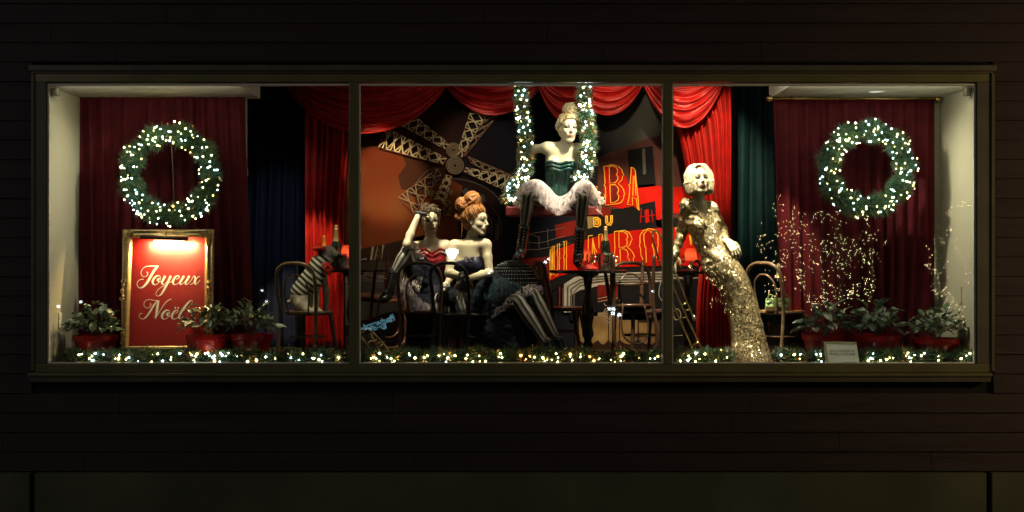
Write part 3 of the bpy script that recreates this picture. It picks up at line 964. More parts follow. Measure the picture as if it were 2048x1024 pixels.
lines('neon_letter_o', [zz([(150, 570), (141, 800), (150, 1000)]), zz([(150, 570), (162, 700), (158, 960)]), zz([(172, 540), (178, 720), (172, 960)])], I_yel, .0045, 6)
lines('neon_letter_u', [zz([(190, 530), (210, 525), (205, 700), (208, 880), (232, 925), (255, 880), (262, 700), (250, 640), (252, 500), (282, 488), (285, 680), (292, 705), (282, 730), (280, 900), (240, 965), (200, 940), (188, 860), (190, 530)])], I_yel, .0042, 6)
lines('neon_letter_l', [zz([(340, 465), (388, 452), (386, 640), (396, 670), (384, 700), (388, 890), (455, 885)]), zz([(340, 465), (355, 480), (352, 660), (338, 685), (352, 710), (350, 920), (440, 912)])], I_yel, .0042, 6)
lines('neon_letter_n', [zz([(700, 385), (770, 372)]), zz([(705, 390), (703, 560), (700, 700)]), zz([(770, 410), (765, 560), (765, 790)]), zz([(768, 410), (800, 560), (835, 620)]), zz([(770, 470), (800, 640)]), zz([(855, 360), (912, 350), (905, 450)]), zz([(858, 362), (862, 480), (860, 560)])], I_yel, .0045, 6)
r_ = lambda pts: Z(pts, 1180, 440, 6.4)
Rr1 = r_([(308, 150), (440, 132), (500, 160), (528, 210), (540, 242), (525, 275), (510, 320), (478, 352), (520, 380), (550, 420), (568, 470), (552, 500), (560, 540), (582, 572), (530, 560), (500, 510), (480, 475), (490, 440), (470, 390), (430, 370), (382, 372), (392, 585), (330, 590), (330, 500), (312, 480), (318, 360), (312, 150)])
Rr2 = r_([(368, 150), (430, 148), (475, 180), (482, 220), (465, 250), (480, 285), (470, 330), (430, 348), (372, 356), (368, 150)])
lines('neon_letter_r', [Rr1, Rr2], I_yel, .0045, 6)
O1 = r_([(632, 330), (640, 300), (640, 200), (680, 140), (750, 110), (820, 125), (870, 180), (870, 290), (878, 325), (866, 350), (865, 460), (830, 500), (820, 520)])
O2 = r_([(632, 330), (648, 370), (650, 440), (680, 520), (720, 548), (715, 360), (700, 330), (690, 250), (690, 180), (740, 125), (800, 170), (810, 290), (798, 330), (815, 370), (825, 505)])
lines('neon_letter_o', [O1, O2], I_yel, .0045, 6)
q_ = lambda pts: Z(pts, 1340, 400, 6.4)
lines('neon_letter_u', [q_([(130, 358), (75, 360), (95, 450)]), q_([(250, 450), (270, 575)]), q_([(262, 450), (300, 575)])], I_yel, .007, 6)

# ------------------------------------------------------------------ windmill sails: lattices of pale battens standing off the backdrop
ml = thing('windmill_sails', P(906, 317, 2.5), 'windmill sails of pale lattice battens round a spiral hub on the backdrop', 'windmill sails')
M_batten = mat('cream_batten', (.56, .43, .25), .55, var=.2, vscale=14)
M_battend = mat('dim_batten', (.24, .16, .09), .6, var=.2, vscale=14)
M_sailedge = mat('sail_edge_red', (.20, .045, .03), .6, var=.3, vscale=9)
def sail(t0, t1, r0, r1, d, n, m=M_batten, rr=.0062, edge=M_sailedge):
    """t0,t1 tip corners; r0,r1 root corners (pixels): a tapered lattice girder"""
    Pt = lambda a, b, t: (a[0] + (b[0] - a[0]) * t, a[1] + (b[1] - a[1]) * t)
    e = MB()
    for q in ((r0, t0), (r1, t1), (t0, t1), (r0, r1)):
        e.tube([P(*q[0], d), P(*q[1], d)], .005, 4)
    o = e.obj('sail', edge, ml)
    mid = lambda t: Pt(Pt(r0, r1, .5), Pt(t0, t1, .5), t)
    L = MB(); d2 = d - .008
    ts = [((i / n) ** .85) for i in range(n + 1)]
    for i in range(n):
        a0, a1 = Pt(r0, t0, ts[i]), Pt(r0, t0, ts[i+1]); b0, b1 = Pt(r1, t1, ts[i]), Pt(r1, t1, ts[i+1])
        tm = (ts[i] + ts[i+1]) / 2
        am, bm, c = Pt(r0, t0, tm), Pt(r1, t1, tm), mid(tm)
        for s_ in ((a0, c), (c, b1), (b0, c), (c, a1), (am, bm)):
            L.tube([P(*s_[0], d2), P(*s_[1], d2)], rr, 4)
        if i < n - 1:
            for s_ in ((am, a1), (bm, b1)): L.tube([P(*s_[0], d2), P(*s_[1], d2)], rr * .8, 4)
    L.obj('lattice', m, o)
    return o
DS = MD - .10
sail((773, 256), (757, 294), (893, 317), (886, 328), DS, 7, rr=.0072)
sail((955, 178), (990, 197), (914, 309), (924, 314), DS, 7)
sail((1026, 355), (1009, 380), (932, 335), (928, 343), DS, 5)
sail((868, 398), (890, 408), (892, 350), (904, 352), DS, 4)
sail((812, 218), (785, 241), (900, 290), (890, 298), DS + .05, 6, M_batten, .006)
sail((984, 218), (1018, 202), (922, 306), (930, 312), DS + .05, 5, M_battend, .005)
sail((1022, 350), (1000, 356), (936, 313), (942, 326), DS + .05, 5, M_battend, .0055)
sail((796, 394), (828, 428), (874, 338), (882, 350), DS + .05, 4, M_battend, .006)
for (cx, cy_, d, R0) in ((910, 331, DS - .02, 17), (907, 300, DS + .04, 14)):
    h = MB()
    for k_ in range(5):
        rr = R0 * (1 - k_ * .19)
        h.tube([P(cx + rr * math.cos(t * .3927), cy_ + rr * math.sin(t * .3927), d - .004) for t in range(16)], .005, 5, closed=True)
    hub = MB().prism([P(cx + R0 * math.cos(-t * .3927), cy_ + R0 * math.sin(-t * .3927), d + .03) for t in range(16)], .02).obj('hub', I_dark, ml)
    h.obj('spiral', M_battend, hub)
# ------------------------------------------------------------------ mannequins
M_skin = skin_mat()
M_stock = stripes_mat('striped_stocking', (.028, .028, .024), (.36, .33, .27), 7, .6, 0, 0, .5)
M_stockd = stripes_mat('striped_stocking_dark', (.018, .018, .018), (.20, .18, .16), 7, .6, 0, 0, .5)
M_boot = mat('black_boot_leather', (.016, .018, .017), .22, coat=.6, bump=.25, bscale=40)
M_eyelet = mat('boot_eyelet', (.6, .62, .58), .3, .8)
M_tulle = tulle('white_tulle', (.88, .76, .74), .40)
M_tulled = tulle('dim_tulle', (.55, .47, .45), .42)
M_lace = mat('black_lace_glove', (.035, .03, .03), .7)
M_satin = mat('black_satin', (.007, .008, .014), .7, var=.5, vscale=9, bump=.9, bscale=38, spec=.14)
M_redb = mat('red_bodice_satin', (.26, .008, .012), .7, var=.6, vscale=30, bump=.6, bscale=40, base2=(.07, .004, .005), spec=.15)
M_greenb = mat('green_bodice_velvet', (.010, .085, .055), .4, var=.6, vscale=14, bump=.6, bscale=30, sheen=.5, base2=(.006, .02, .02))
M_navyb = mat('midnight_bodice_satin', (.010, .010, .030), .35, var=.4, vscale=20, bump=.4, bscale=40)
M_sequin = sequin_mat()
def hair_mat(name, c, c2):
    m = bpy.data.materials.new(name); m.use_nodes = True
    nt = m.node_tree; b = nt.nodes['Principled BSDF']; b.inputs['Roughness'].default_value = .42
    tc = nt.nodes.new('ShaderNodeTexCoord')
    w = nt.nodes.new('ShaderNodeTexWave'); w.inputs['Scale'].default_value = 26; w.inputs['Distortion'].default_value = 9; w.inputs['Detail'].default_value = 3
    w.inputs['Detail Scale'].default_value = 1.6
    nt.links.new(tc.outputs['Object'], w.inputs['Vector'])
    r = nt.nodes.new('ShaderNodeValToRGB'); r.color_ramp.elements[0].color = (*c2, 1); r.color_ramp.elements[1].color = (*c, 1)
    r.color_ramp.elements[0].position = .1; r.color_ramp.elements[1].position = .7
    bp = nt.nodes.new('ShaderNodeBump'); bp.inputs['Strength'].default_value = .45; bp.inputs['Distance'].default_value = .006
    nt.links.new(w.outputs['Fac'], r.inputs[0]); nt.links.new(r.outputs[0], b.inputs['Base Color'])
    nt.links.new(w.outputs['Fac'], bp.inputs['Height']); nt.links.new(bp.outputs[0], b.inputs['Normal'])
    return m
M_blond = hair_mat('blonde_hair', (.80, .64, .36), (.46, .32, .14))
M_platin = hair_mat('platinum_hair', (.78, .66, .42), (.46, .35, .18))
M_ginger = hair_mat('ginger_hair', (.50, .21, .06), (.20, .07, .02))
M_brown = hair_mat('brown_hair', (.17, .11, .06), (.035, .02, .012))

SKIN = np.array((.66, .56, .37))
def np3(v): return np.array(v, float)

def rot(yaw=0, pitch=0, roll=0):
    """turn to picture right, chin up, lean to picture right (degrees)"""
    return Matrix.Rotation(R(yaw), 3, 'Z') @ Matrix.Rotation(-R(pitch), 3, 'X') @ Matrix.Rotation(R(roll), 3, 'Y')

class Head:
    def __init__(s, c, yaw, pitch=0, roll=0, k=1.08, lips=(.33, .10, .07), brow=(.10, .07, .05), shadow=.5):
        s.c = np3(c); s.M = Matrix.Rotation(R(roll), 3, 'Y') @ Matrix.Rotation(R(yaw), 3, 'Z') @ Matrix.Rotation(-R(pitch), 3, 'X'); s.k = k
        s.Mn = np.array(s.M); s.lips = lips; s.brow = brow; s.shadow = shadow
    def p(s, x, y, z): return s.c + s.Mn @ (np.array((x, y, z)) * s.k)
    def ell(s, S, c, r, k=.012, mode='add', M=None):
        A = s.Mn if M is None else s.Mn @ np.array(M)
        S.ell(s.p(*c), np.array(r) * s.k, A, k, mode)
    def cap(s, S, a, b, ra, rb, k=.01, mode='add'):
        S.cap(s.p(*a), s.p(*b), ra * s.k, rb * s.k, k, mode)
    def build(s, S, neck):
        s.ell(S, (0, .018, .028), (.070, .092, .086), .01)
        s.ell(S, (0, -.022, -.030), (.056, .066, .078), .03)
        s.ell(S, (0, -.045, .045), (.052, .045, .042), .03)
        for q in (-1, 1):
            s.ell(S, (q * .036, -.052, -.014), (.022, .024, .022), .022)
            s.cap(S, (q * .048, .0, -.045), (q * .018, -.062, -.094), .016, .014, .022)
            s.ell(S, (q * .071, .012, -.002), (.008, .018, .028), .006)
        s.ell(S, (0, -.068, -.090), (.018, .016, .016), .025)
        s.cap(S, (-.04, -.068, .033), (.04, -.068, .033), .012, .012, .016)
        for q in (-1, 1): s.ell(S, (q * .031, -.098, .016), (.019, .020, .013), .014, 'sub')
        for q in (-1, 1): s.ell(S, (q * .031, -.071, .015), (.016, .015, .012), .004)
        s.cap(S, (0, -.083, .022), (0, -.108, -.016), .0075, .0095, .010)
        for q in (-1, 1): s.ell(S, (q * .009, -.098, -.021), (.008, .009, .007), .006)
        s.ell(S, (0, -.080, -.050), (.030, .017, .026), .018)
        s.ell(S, (0, -.091, -.049), (.021, .010, .0065), .004)
        s.ell(S, (0, -.089, -.060), (.018, .010, .0075), .004)
        S.cap(s.p(0, .022, -.055), neck, .050 * s.k * .92, .054 * s.k * .92, .03)
    def paint(s, V, C):
        L = (V - s.c) @ s.Mn / s.k          # local coordinates
        x, y, z = L[:, 0], L[:, 1], L[:, 2]
        front = y < -.045
        ax = np.abs(x)
        def mix(m, c, a=1.0):
            m = np.clip(m, 0, 1)[:, None] * a
            C[:] = C * (1 - m) + np.array(c)[None] * m
        sm = lambda d, w: np.clip(.5 - d / w, 0, 1)
        e = np.sqrt(((ax - .031) / .021)**2 + ((z - .020) / .013)**2) - 1
        mix(sm(e, .5) * front, (.16, .11, .08), s.shadow)
        e = np.sqrt(((ax - .031) / .0185)**2 + ((z - .0150) / .0095)**2) - 1
        mix(sm(e, .35) * front, (.020, .016, .015))
        e = np.abs(z - (.038 + .006 * np.sin((ax - .012) / .042 * 2.6))) / .0042 - 1
        mix(sm(e, .6) * front * (ax > .012) * (ax < .054), s.brow)
        e = np.sqrt((x / .023)**2 + ((z + .054) / .0115)**2) - 1
        mix(sm(e, .3) * front, s.lips)
        e = np.sqrt((ax - .008)**2 + (z + .027)**2) / .004 - 1
        mix(sm(e, .5) * front, (.25, .17, .12), .4)
        return C

def hand(S, w, dirn, nrm, side=1, k=1.0, curl=(18, 22, 16), spread=.12, G=None, gb=.0035):
    """palm and five bent fingers; dirn: wrist to fingers, nrm: out of the back of the hand, side: +1 thumb towards dirn x nrm"""
    w = Vector(w); d = Vector(dirn).normalized(); n = Vector(nrm); n = (n - d * n.dot(d)).normalized()
    s = d.cross(n) * side
    k = k * 1.05
    for i in range(4):
        off = (1.5 - i)            # 0: forefinger next to the thumb
        a = w + s * (off * .010 * k)
        b = w + d * (.088 - .004 * abs(i - 1.2)) * k + s * (off * .0205 * k)
        S.cap(a, b, .0135 * k, .0105 * k, .012)
        if G is not None: G.cap(a - d * .02, b + d * .008, .0135 * k + gb, .0105 * k + gb, .012)
        q = b; L = (.040, .024, .020); f = (.95, 1.08, 1.0, .80)[i]
        fd = (d + s * off * spread).normalized()
        ang = 0
        for j in range(3):
            ang += curl[j]
            dd = (fd * math.cos(R(ang)) - n * math.sin(R(ang)))
            e = q + dd * L[j] * f * k
            S.cap(q, e, (.0095 - .0010 * j) * k, (.0088 - .0012 * j) * k, .003)
            q = e
    t0 = w + d * .022 * k + s * .022 * k - n * .004
    t1 = t0 + (d * .55 + s * .72 - n * .25).normalized() * .044 * k
    t2 = t1 + (d * .85 + s * .25 - n * .35).normalized() * .032 * k
    t3 = t2 + (d * .9 + s * .05 - n * .4).normalized() * .024 * k
    S.cap(w + d * .01, t0, .014 * k, .0135 * k, .008); S.cap(t0, t1, .0135 * k, .0105 * k, .006)
    S.cap(t1, t2, .0105 * k, .0095 * k, .003); S.cap(t2, t3, .0095 * k, .0075 * k, .003)

def arm(S, sh, el, wr, k=1.0):
    sh, el, wr = map(Vector, (sh, el, wr))
    S.ell(sh, (.046 * k,) * 3, None, .04)
    S.cap(sh, sh.lerp(el, .45), .042 * k, .040 * k, .03)
    S.cap(sh.lerp(el, .45), el, .040 * k, .033 * k, .02)
    m = el.lerp(wr, .3)
    S.cap(el, m, .034 * k, .037 * k, .02)
    S.cap(m, wr, .037 * k, .0225 * k, .02)

def torso(S, neck, shL, shR, waist, hip, bust=1.0, fwd=None):
    """neck, shoulders, ribcage, waist and pelvis from joint positions; returns frame"""
    neck, shL, shR, waist, hip = map(Vector, (neck, shL, shR, waist, hip))
    mid = (shL + shR) / 2
    up = (mid - waist).normalized()
    rt = (shR - shL); rt = (rt - up * rt.dot(up)).normalized()
    bk = up.cross(rt) * -1
    if bk.y < 0: bk = -bk
    M = np.array([list(rt), list(bk), list(up)]).T
    L = (mid - waist).length
    S.cap(shL.lerp(mid, .15), shR.lerp(mid, .15), .048, .048, .03)
    S.cap(neck, shL.lerp(mid, .3), .040, .044, .05); S.cap(neck, shR.lerp(mid, .3), .040, .044, .05)
    ch = mid.lerp(waist, .36)
    S.ell(ch, (.150, .098, .165), M, .05)
    S.ell(mid.lerp(waist, .72), (.120, .088, .13), M, .05)
    S.ell(waist, (.108, .082, .10), M, .05)
    h = (hip - waist).normalized() if (hip - waist).length > .01 else -up
    S.ell(waist.lerp(hip, .95), (.165, .125, .13), M, .06)
    for q in (-1, 1):
        S.ell(mid.lerp(waist, .47) + rt * q * .070 - bk * .066, (.064 * bust, .058 * bust, .062 * bust), M, .03)
        # collar bones
        S.cap(mid - bk * .040 + rt * q * .02 + up * .008, (shR if q > 0 else shL) - bk * .030 + up * .02, .012, .010, .02)
    return dict(M=M, mid=mid, up=up, rt=rt, bk=bk, L=L)

def stocking(name, pts, rads, parent, m=None, k=7):
    return MB().tube(pts, rads, 20, smooth=k).obj(name, m or M_stock, parent, True)

def leg_pts(hip, knee, ankle, kk=1.0):
    hip, knee, ankle = map(Vector, (hip, knee, ankle))
    pts = [hip, hip.lerp(knee, .5), hip.lerp(knee, .86), knee, knee.lerp(ankle, .14), knee.lerp(ankle, .34), knee.lerp(ankle, .7), ankle]
    rad = [.088, .076, .060, .056, .054, .056, .040, .033]
    return pts, [x * kk for x in rad]

def boot(parent, top, ankle, toe, heel=.055, label=None, laces=True):
    """laced ankle boot: shaft from top to ankle, foot to toe, block heel"""
    top, ankle, toe = map(Vector, (top, ankle, toe))
    S = SDF(.005)
    S.cap(top, ankle, .049, .043, .02)
    f = (toe - ankle)
    down = (ankle - top).normalized()
    sole = ankle + down * .045
    S.cap(sole, toe.lerp(sole, .35), .040, .036, .03)
    S.cap(toe.lerp(sole, .35), toe, .036, .026, .02)
    S.cap(ankle, toe.lerp(sole, .45), .042, .03, .03)
    hp = sole - f.normalized() * .02
    S.cap(hp, hp + down * heel, .030, .026, .01)
    o = sdf_obj(S, 'boot', M_boot, parent)
    MB().tube([top - down * .012, top + down * .004], [.054, .052], 14).obj('cuff', M_boot, o, True)
    if laces:
        fr = (f - down * f.dot(down)).normalized()
        sd = down.cross(fr)
        mb = MB(); e = MB(); n = 9
        for i in range(n):
            t = i / (n - 1)
            q = top.lerp(ankle, t * 1.02) + fr * (.052 - .004 * t)
            a, b = q + sd * .016 - fr * .006, q - sd * .016 - fr * .006
            e.ball(a, .0055, 6); e.ball(b, .0055, 6)
            if i < n - 1:
                q2 = top.lerp(ankle, (i + 1) / (n - 1) * 1.02) + fr * (.054 - .004 * t)
                mb.tube([a + fr * .003, q2 - sd * .016 - fr * .003], .0028, 4); mb.tube([b + fr * .003, q2 + sd * .016 - fr * .003], .0028, 4)
        mb.obj('laces', M_boot, o); stuff(e.obj('eyelets', M_eyelet, o))
    return o

def ruffle(name, top, bot, m, parent, amp=.03, freq=16, seed=0, rows=10, k=6, back=0):
    """gathered strip between two polylines"""
    T, _ = catmull([Vector(p) for p in top], [1] * len(top), k)
    B, _ = catmull([Vector(p) for p in bot], [1] * len(bot), k)
    n = 200
    def samp(L, t):
        f = t * (len(L) - 1); i = min(int(f), len(L) - 2)
        return L[i].lerp(L[i+1], f - i)
    vs = []; fs = []
    for i in range(n + 1):
        t = i / n
        a, b = samp(T, t), samp(B, t)
        tan = (samp(T, min(1, t + .02)) - samp(T, max(0, t - .02))).normalized()
        dn = (b - a); nn = tan.cross(dn).normalized() if dn.length > 1e-5 else Vector((0, -1, 0))
        if nn.y > 0: nn = -nn
        for j in range(rows + 1):
            s = j / rows
            w = math.sin(t * freq * 6.283 + 1.7 * mnoise.noise(Vector((t * 9, s * 1.5, seed))) + seed)
            w2 = mnoise.noise(Vector((t * 34, s * 4, seed + 5)))
            p = a.lerp(b, s) + nn * (amp * s * (w * .9 + 1.6 * w2) + amp * .3 * math.sin(math.pi * s)) + tan * (amp * .7 * s * math.cos(t * freq * 6.283 + seed + w2)) 
            p += dn * (.30 * s * w2 + .10 * s * w)
            vs.append(p)
    r1 = rows + 1
    for i in range(n):
        for j in range(rows):
            q = i * r1 + j
            fs.append((q, q + 1, q + r1 + 1, q + r1))
    return MB().add(vs, fs).obj(name, m, parent, True)

def body_paint(heads):
    def f(V):
        C = np.tile(SKIN, (len(V), 1)).astype(float)
        for h in heads: C = h.paint(V, C)
        return C
    return f

def curls(S_or_mb, h, spec):
    pass

def strand_disp(h, a=.004, sc=70):
    def f(V):
        return a * np.sin(sc * (V @ np.array((.7, .4, .6))) + 3.5 * fbm(V, 14, 2)) + a * .8 * fbm(V, 45, 2)
    return f

def hairline(h, th):
    """point of the hairline at angle th (0 front, 180 nape), head coordinates"""
    pts = [(0, 0, -.074, .092), (25, .035, -.066, .088), (50, .058, -.042, .066), (70, .070, -.020, .030), (95, .074, .012, .030), (120, .070, .045, -.020), (150, .040, .082, -.050), (180, 0, .094, -.058)]
    a = abs(th); sg = 1 if th >= 0 else -1
    for (t0, *q0), (t1, *q1) in zip(pts, pts[1:]):
        if a <= t1:
            u = (a - t0) / (t1 - t0)
            return Vector((sg * (q0[0] + (q1[0] - q0[0]) * u), q0[1] + (q1[1] - q0[1]) * u, q0[2] + (q1[2] - q0[2]) * u))
    return Vector((0, .094, -.058))
def updo(h, m, par, top, n=46, seed=1, puff=.014, r=.0075):
    """locks combed from the hairline up to the bun (top, in head coordinates)"""
    rr = random.Random(seed); mb = MB(); top = Vector(top); c = Vector((0, .02, .04))
    for i in range(n):
        a = hairline(h, -178 + 356 * i / n + rr.uniform(-2, 2))
        pts = []
        for j in range(6):
            t = j / 5
            q = a.lerp(top, t); d = q - c
            k = math.sqrt((d.x / .084)**2 + (d.y / .098)**2 + (d.z / .094)**2)
            s = max(1.0, 1.0 / max(k, .3)) if t < .8 else 1.0
            q = c + d * s * (1 + puff / .09 * math.sin(math.pi * min(1, t * 1.2)) * rr.uniform(.6, 1.4))
            q += Vector((rr.gauss(0, .002),) * 3)
            pts.append(Vector(h.p(*q)))
        mb.tube(pts, [r * h.k * x for x in (.55, 1, 1.15, 1.15, 1, .7)], 6, smooth=3)
    mb.obj('combed_hair', m, par, True)
def coils(h, m, par, c, R0, n=26, seed=2, r=.0085, flat=.8, curl=True):
    """bun of wound locks and small curls about c (head coordinates)"""
    rr = random.Random(seed); mb = MB(); c = Vector(c)
    for i in range(n):
        ax = Vector((rr.gauss(0, 1), rr.gauss(0, 1), rr.gauss(0, 1))).normalized()
        u = ax.orthogonal().normalized(); v = ax.cross(u)
        if curl and i % 2:
            cc = c + Vector((rr.gauss(0, 1), rr.gauss(0, 1), rr.gauss(0, 1))).normalized() * R0 * .85; q = R0 * rr.uniform(.26, .42)
        else:
            cc = c + ax * R0 * rr.uniform(-.35, .35); q = R0 * rr.uniform(.75, 1.0)
        N = 9; a0 = rr.uniform(0, 6.28); tot = rr.uniform(4.0, 6.0)
        pts = [Vector(h.p(*(cc + (u * math.cos(a0 + tot * j / N) + v * math.sin(a0 + tot * j / N) * 1.0) * q * (1 + .04 * j)))) for j in range(N + 1)]
        mb.tube(pts, [r * h.k * (.5 + 1.0 * math.sin(math.pi * (j + .5) / (N + 1))) for j in range(N + 1)], 6, smooth=2)
    mb.obj('curls', m, par, True)
def bob(h, m, par, seed=3):
    """waved shoulder-length bob, parted on one side, ends curled under"""
    rr = random.Random(seed); mb = MB()
    for i in range(120):
        lay = i % 3
        th = -146 + 292 * (i / 119) + rr.uniform(-3, 3)      # 0 = back of the head
        a = R(th); rx, ry = .086 + .004 * lay, .094 + .004 * lay
        dx, dy = math.sin(a), math.cos(a)
        k = 1.0 + .16 * abs(math.sin(a))
        z1 = -.095 + .018 * lay + rr.uniform(-.008, .008)
        prof = [(.10, .130), (.62, .118), (.95, .080), (1.02 * k, .040), (1.02 * k, .005), (1.05 * k, -.030), (1.08 * k, z1 + .035), (1.00 * k, z1), (.86 * k, z1 + .010)]
        pts = []
        for q, (f, z) in enumerate(prof):
            wv = 1 + .020 * math.sin(q * 1.7 + 2.2 * math.sin(a * 1.5))
            pts.append(Vector(h.p(-.014 * (1 - min(1, f)) + dx * rx * f * wv, .016 + dy * ry * f * wv * (1 if dy > 0 else .80), z + .006 * lay)))
        mb.tube(pts, [h.k * x for x in (.006, .011, .013, .013, .013, .013, .013, .011, .006)], 6, smooth=3)
    # swept front wave above the forehead
    for i in range(16):
        u = i / 15
        y0 = -.036 + .05 * u
        pts = [(.018, y0 + .02, .128), (-.030 - .012 * u, y0 - .004, .126 - .008 * u), (-.066, y0 + .0, .095), (-.085, y0 + .010, .058), (-.087, y0 + .018, .018), (-.091, y0 + .026, -.022), (-.096, y0 + .034, -.058), (-.084, y0 + .036, -.088)]
        mb.tube([Vector(h.p(*q)) for q in pts], [h.k * x for x in (.006, .012, .014, .013, .012, .013, .012, .006)], 6, smooth=3)
        pts = [(.018, y0 + .02, .128), (.040, y0 - .004, .126 - .008 * u), (.070, y0 + .0, .092), (.086, y0 + .010, .055), (.087, y0 + .018, .015), (.091, y0 + .026, -.025), (.095, y0 + .034, -.060), (.082, y0 + .036, -.088)]
        mb.tube([Vector(h.p(*q)) for q in pts], [h.k * x for x in (.006, .012, .014, .013, .012, .013, .012, .006)], 6, smooth=3)
    mb.obj('waved_locks', m, par, True)

# ================================================================== mannequin on the swing
def swing_mannequin():
    t = thing('mannequin', P(1122, 400, .95), 'blonde mannequin in green bodice, white petticoat and laced boots sitting on the swing', 'mannequin')
    S = SDF(.0055)
    h = Head(P(1137, 259, .90), 12, -2, 3, 1.09, shadow=.75, lips=(.30, .12, .09))
    neck = P(1127, 303, .97)
    h.build(S, neck)
    shL, shR = P(1092, 296, .98), P(1161, 299, .98)
    fr = torso(S, neck, shL, shR, P(1118, 366, 1.02), P(1117, 402, 1.04))
    el, wl = P(1041, 300, 1.12), P(1040, 352, .98)
    arm(S, shL, el, wl)
    hand(S, wl, (.05, -.35, -1), (-1, -.3, .1), -1, 1.0, (8, 10, 8))
    el, wr = P(1180, 340, 1.12), P(1166, 368, .9)
    arm(S, shR, el, wr)
    hand(S, wr, (0, -.5, -1), (1, -.3, .1), 1, 1.0, (8, 10, 8))
    kL, kR = P(1057, 392, .60), P(1166, 394, .60)
    hL, hR = P(1097, 400, 1.02), P(1142, 400, 1.02)
    aL, aR = P(1046, 470, .70), P(1159, 470, .72)
    for a, b, c in ((hL, kL, aL), (hR, kR, aR)):
        S.cap(a, b, .080, .05, .03); S.cap(b, c, .05, .029, .02)
    sdf_obj(S, 'body', M_skin, t, None, body_paint([h]))
    # bodice: the torso blown up a little and cut at the neckline
    B = SDF(.007)
    M = fr['M']; mid, w = fr['mid'], P(1118, 366, 1.02)
    B.ell(mid.lerp(w, .42), (.158, .106, .16), M, .05); B.ell(mid.lerp(w, .75), (.128, .096, .13), M, .05); B.ell(w, (.117, .090, .12), M, .05)
    B.ell(P(1117, 392, 1.03), (.150, .120, .11), M, .05)
    for q in (-1, 1): B.ell(mid.lerp(w, .47) + fr['rt'] * q * .070 - fr['bk'] * .068, (.072, .066, .070), M, .03)
    B.clip((.03, .15, 1), P(1120, 323, .86))
    sdf_obj(B, 'bodice', M_greenb, t, lambda V: .004 * np.sin(V @ np.array((160., 0, 0))) * 1 + .003 * fbm(V, 30))
    br = MB()
    for q in range(3):
        zz_ = 322 + q * 7
        br.tube([P(1092 + q, zz_ + 4, .93), P(1104, zz_ + 1, .86), P(1121, zz_ + 5, .875), P(1138, zz_ + 1, .86), P(1151 - q, zz_ + 5, .93)], .013, 8, smooth=6)
    br.obj('neckline_drape', M_greenb, t, True)
    # laces and stockings
    for hp, kn, an, nm in ((hL, kL, aL, 0), (hR, kR, aR, 1)):
        p, r_ = leg_pts(hp, kn, an, 1.02)
        stocking('stocking', p, r_, t)
    boot(t, P(1048, 455, .68), P(1042, 500, .72), P(1031, 516, .58), .03)
    boot(t, P(1160, 462, .69), P(1157, 512, .72), P(1154, 524, .56), .045)
    top = [P(1036, 392, .66), P(1042, 372, .70), P(1060, 360, .74), P(1080, 360, .80), P(1098, 374, .86), P(1116, 392, .90), P(1135, 386, .88), P(1152, 366, .80), P(1168, 360, .74), P(1184, 366, .70), P(1198, 388, .66)]
    bots = [
        [P(1030, 412, .60), P(1040, 398, .55), P(1056, 388, .52), P(1074, 392, .54), P(1090, 412, .60), P(1110, 428, .66), P(1130, 426, .66), P(1146, 406, .58), P(1164, 388, .52), P(1182, 402, .52), P(1201, 425, .56)],
        [P(1028, 400, .62), P(1040, 390, .58), P(1056, 382, .55), P(1074, 386, .58), P(1090, 402, .64), P(1110, 418, .72), P(1132, 414, .70), P(1148, 396, .62), P(1164, 382, .55), P(1184, 392, .56), P(1206, 408, .60)],
        [P(1030, 385, .66), P(1042, 380, .62), P(1056, 374, .60), P(1076, 378, .64), P(1094, 392, .72), P(1114, 408, .78), P(1134, 402, .76), P(1150, 384, .68), P(1164, 374, .60), P(1182, 380, .62), P(1203, 396, .64)]]
    for i, b in enumerate(bots):
        ruffle('petticoat', top, b, M_tulle, t, .040 - .006 * i, 13 + 5 * i, i * 3.1)
    # hair: piled curls on a rolled crown
    H = SDF(.0055)
    h.ell(H, (0, .030, .052), (.080, .092, .080), .015)
    h.ell(H, (0, .045, -.01), (.077, .075, .075), .02)
    h.ell(H, (0, -.058, .018), (.060, .06, .052), .008, 'sub')
    for a in range(-3, 4):
        x = a * .024
        h.cap(H, (x * .75, -.058 + abs(a) * .012, .092 - abs(a) * .007), (x * 1.0, .0, .128 - abs(a) * .008), .013, .020, .008)
    rr = random.Random(4)
    for i in range(16):
        a = i * 2.4; rad = .014 + .030 * rr.random()
        h.ell(H, (rad * math.cos(a), .0 + rad * math.sin(a) * .8, .150 + .042 * rr.random()), (.022, .022, .020), .006)
    h.ell(H, (0, 0, .16), (.042, .04, .05), .02)
    for i in range(9):   # ring curls
        a = i * 2.2; cx, cz = .042 * math.cos(a), .150 + .035 * math.sin(a * 1.3)
        N = 8
        for j in range(N):
            u, v = j / N * 6.283, (j + 1) / N * 6.283
            h.cap(H, (cx + .015 * math.cos(u), -.036, cz + .015 * math.sin(u)), (cx + .015 * math.cos(v), -.036, cz + .015 * math.sin(v)), .0055, .0055, .003)
    sdf_obj(H, 'hair', M_blond, t)
    updo(h, M_blond, t, (0, .015, .135), 44, 4); coils(h, M_blond, t, (0, .0, .168), .046, 34, 5)
    # swing
    s = thing('swing', P(1108, 418, .95), 'red upholstered swing seat hung from the two lit garland ropes', 'swing')
    k = MB().box(P(1012, 433, 1.12), P(1200, 413, .86))
    a = k.obj('seat', mat('red_swing_seat', (.13, .008, .008), .5, var=.3, vscale=6, bump=.3, bscale=60, sheen=.3), s)
    b = a.modifiers.new('bevel', 'BEVEL'); b.width = .012; b.segments = 3
    for x in (1046, 1173):
        MB().tube([P(x - 8 if x < 1100 else x + 3, 413, .98), P(x - 3 if x < 1100 else x, 330, .95), P(x, 160, .93), (P(x, 0, .93).x, .93, 4.95)], .011, 8, smooth=4).obj('rope', M_wire, s)
    return t
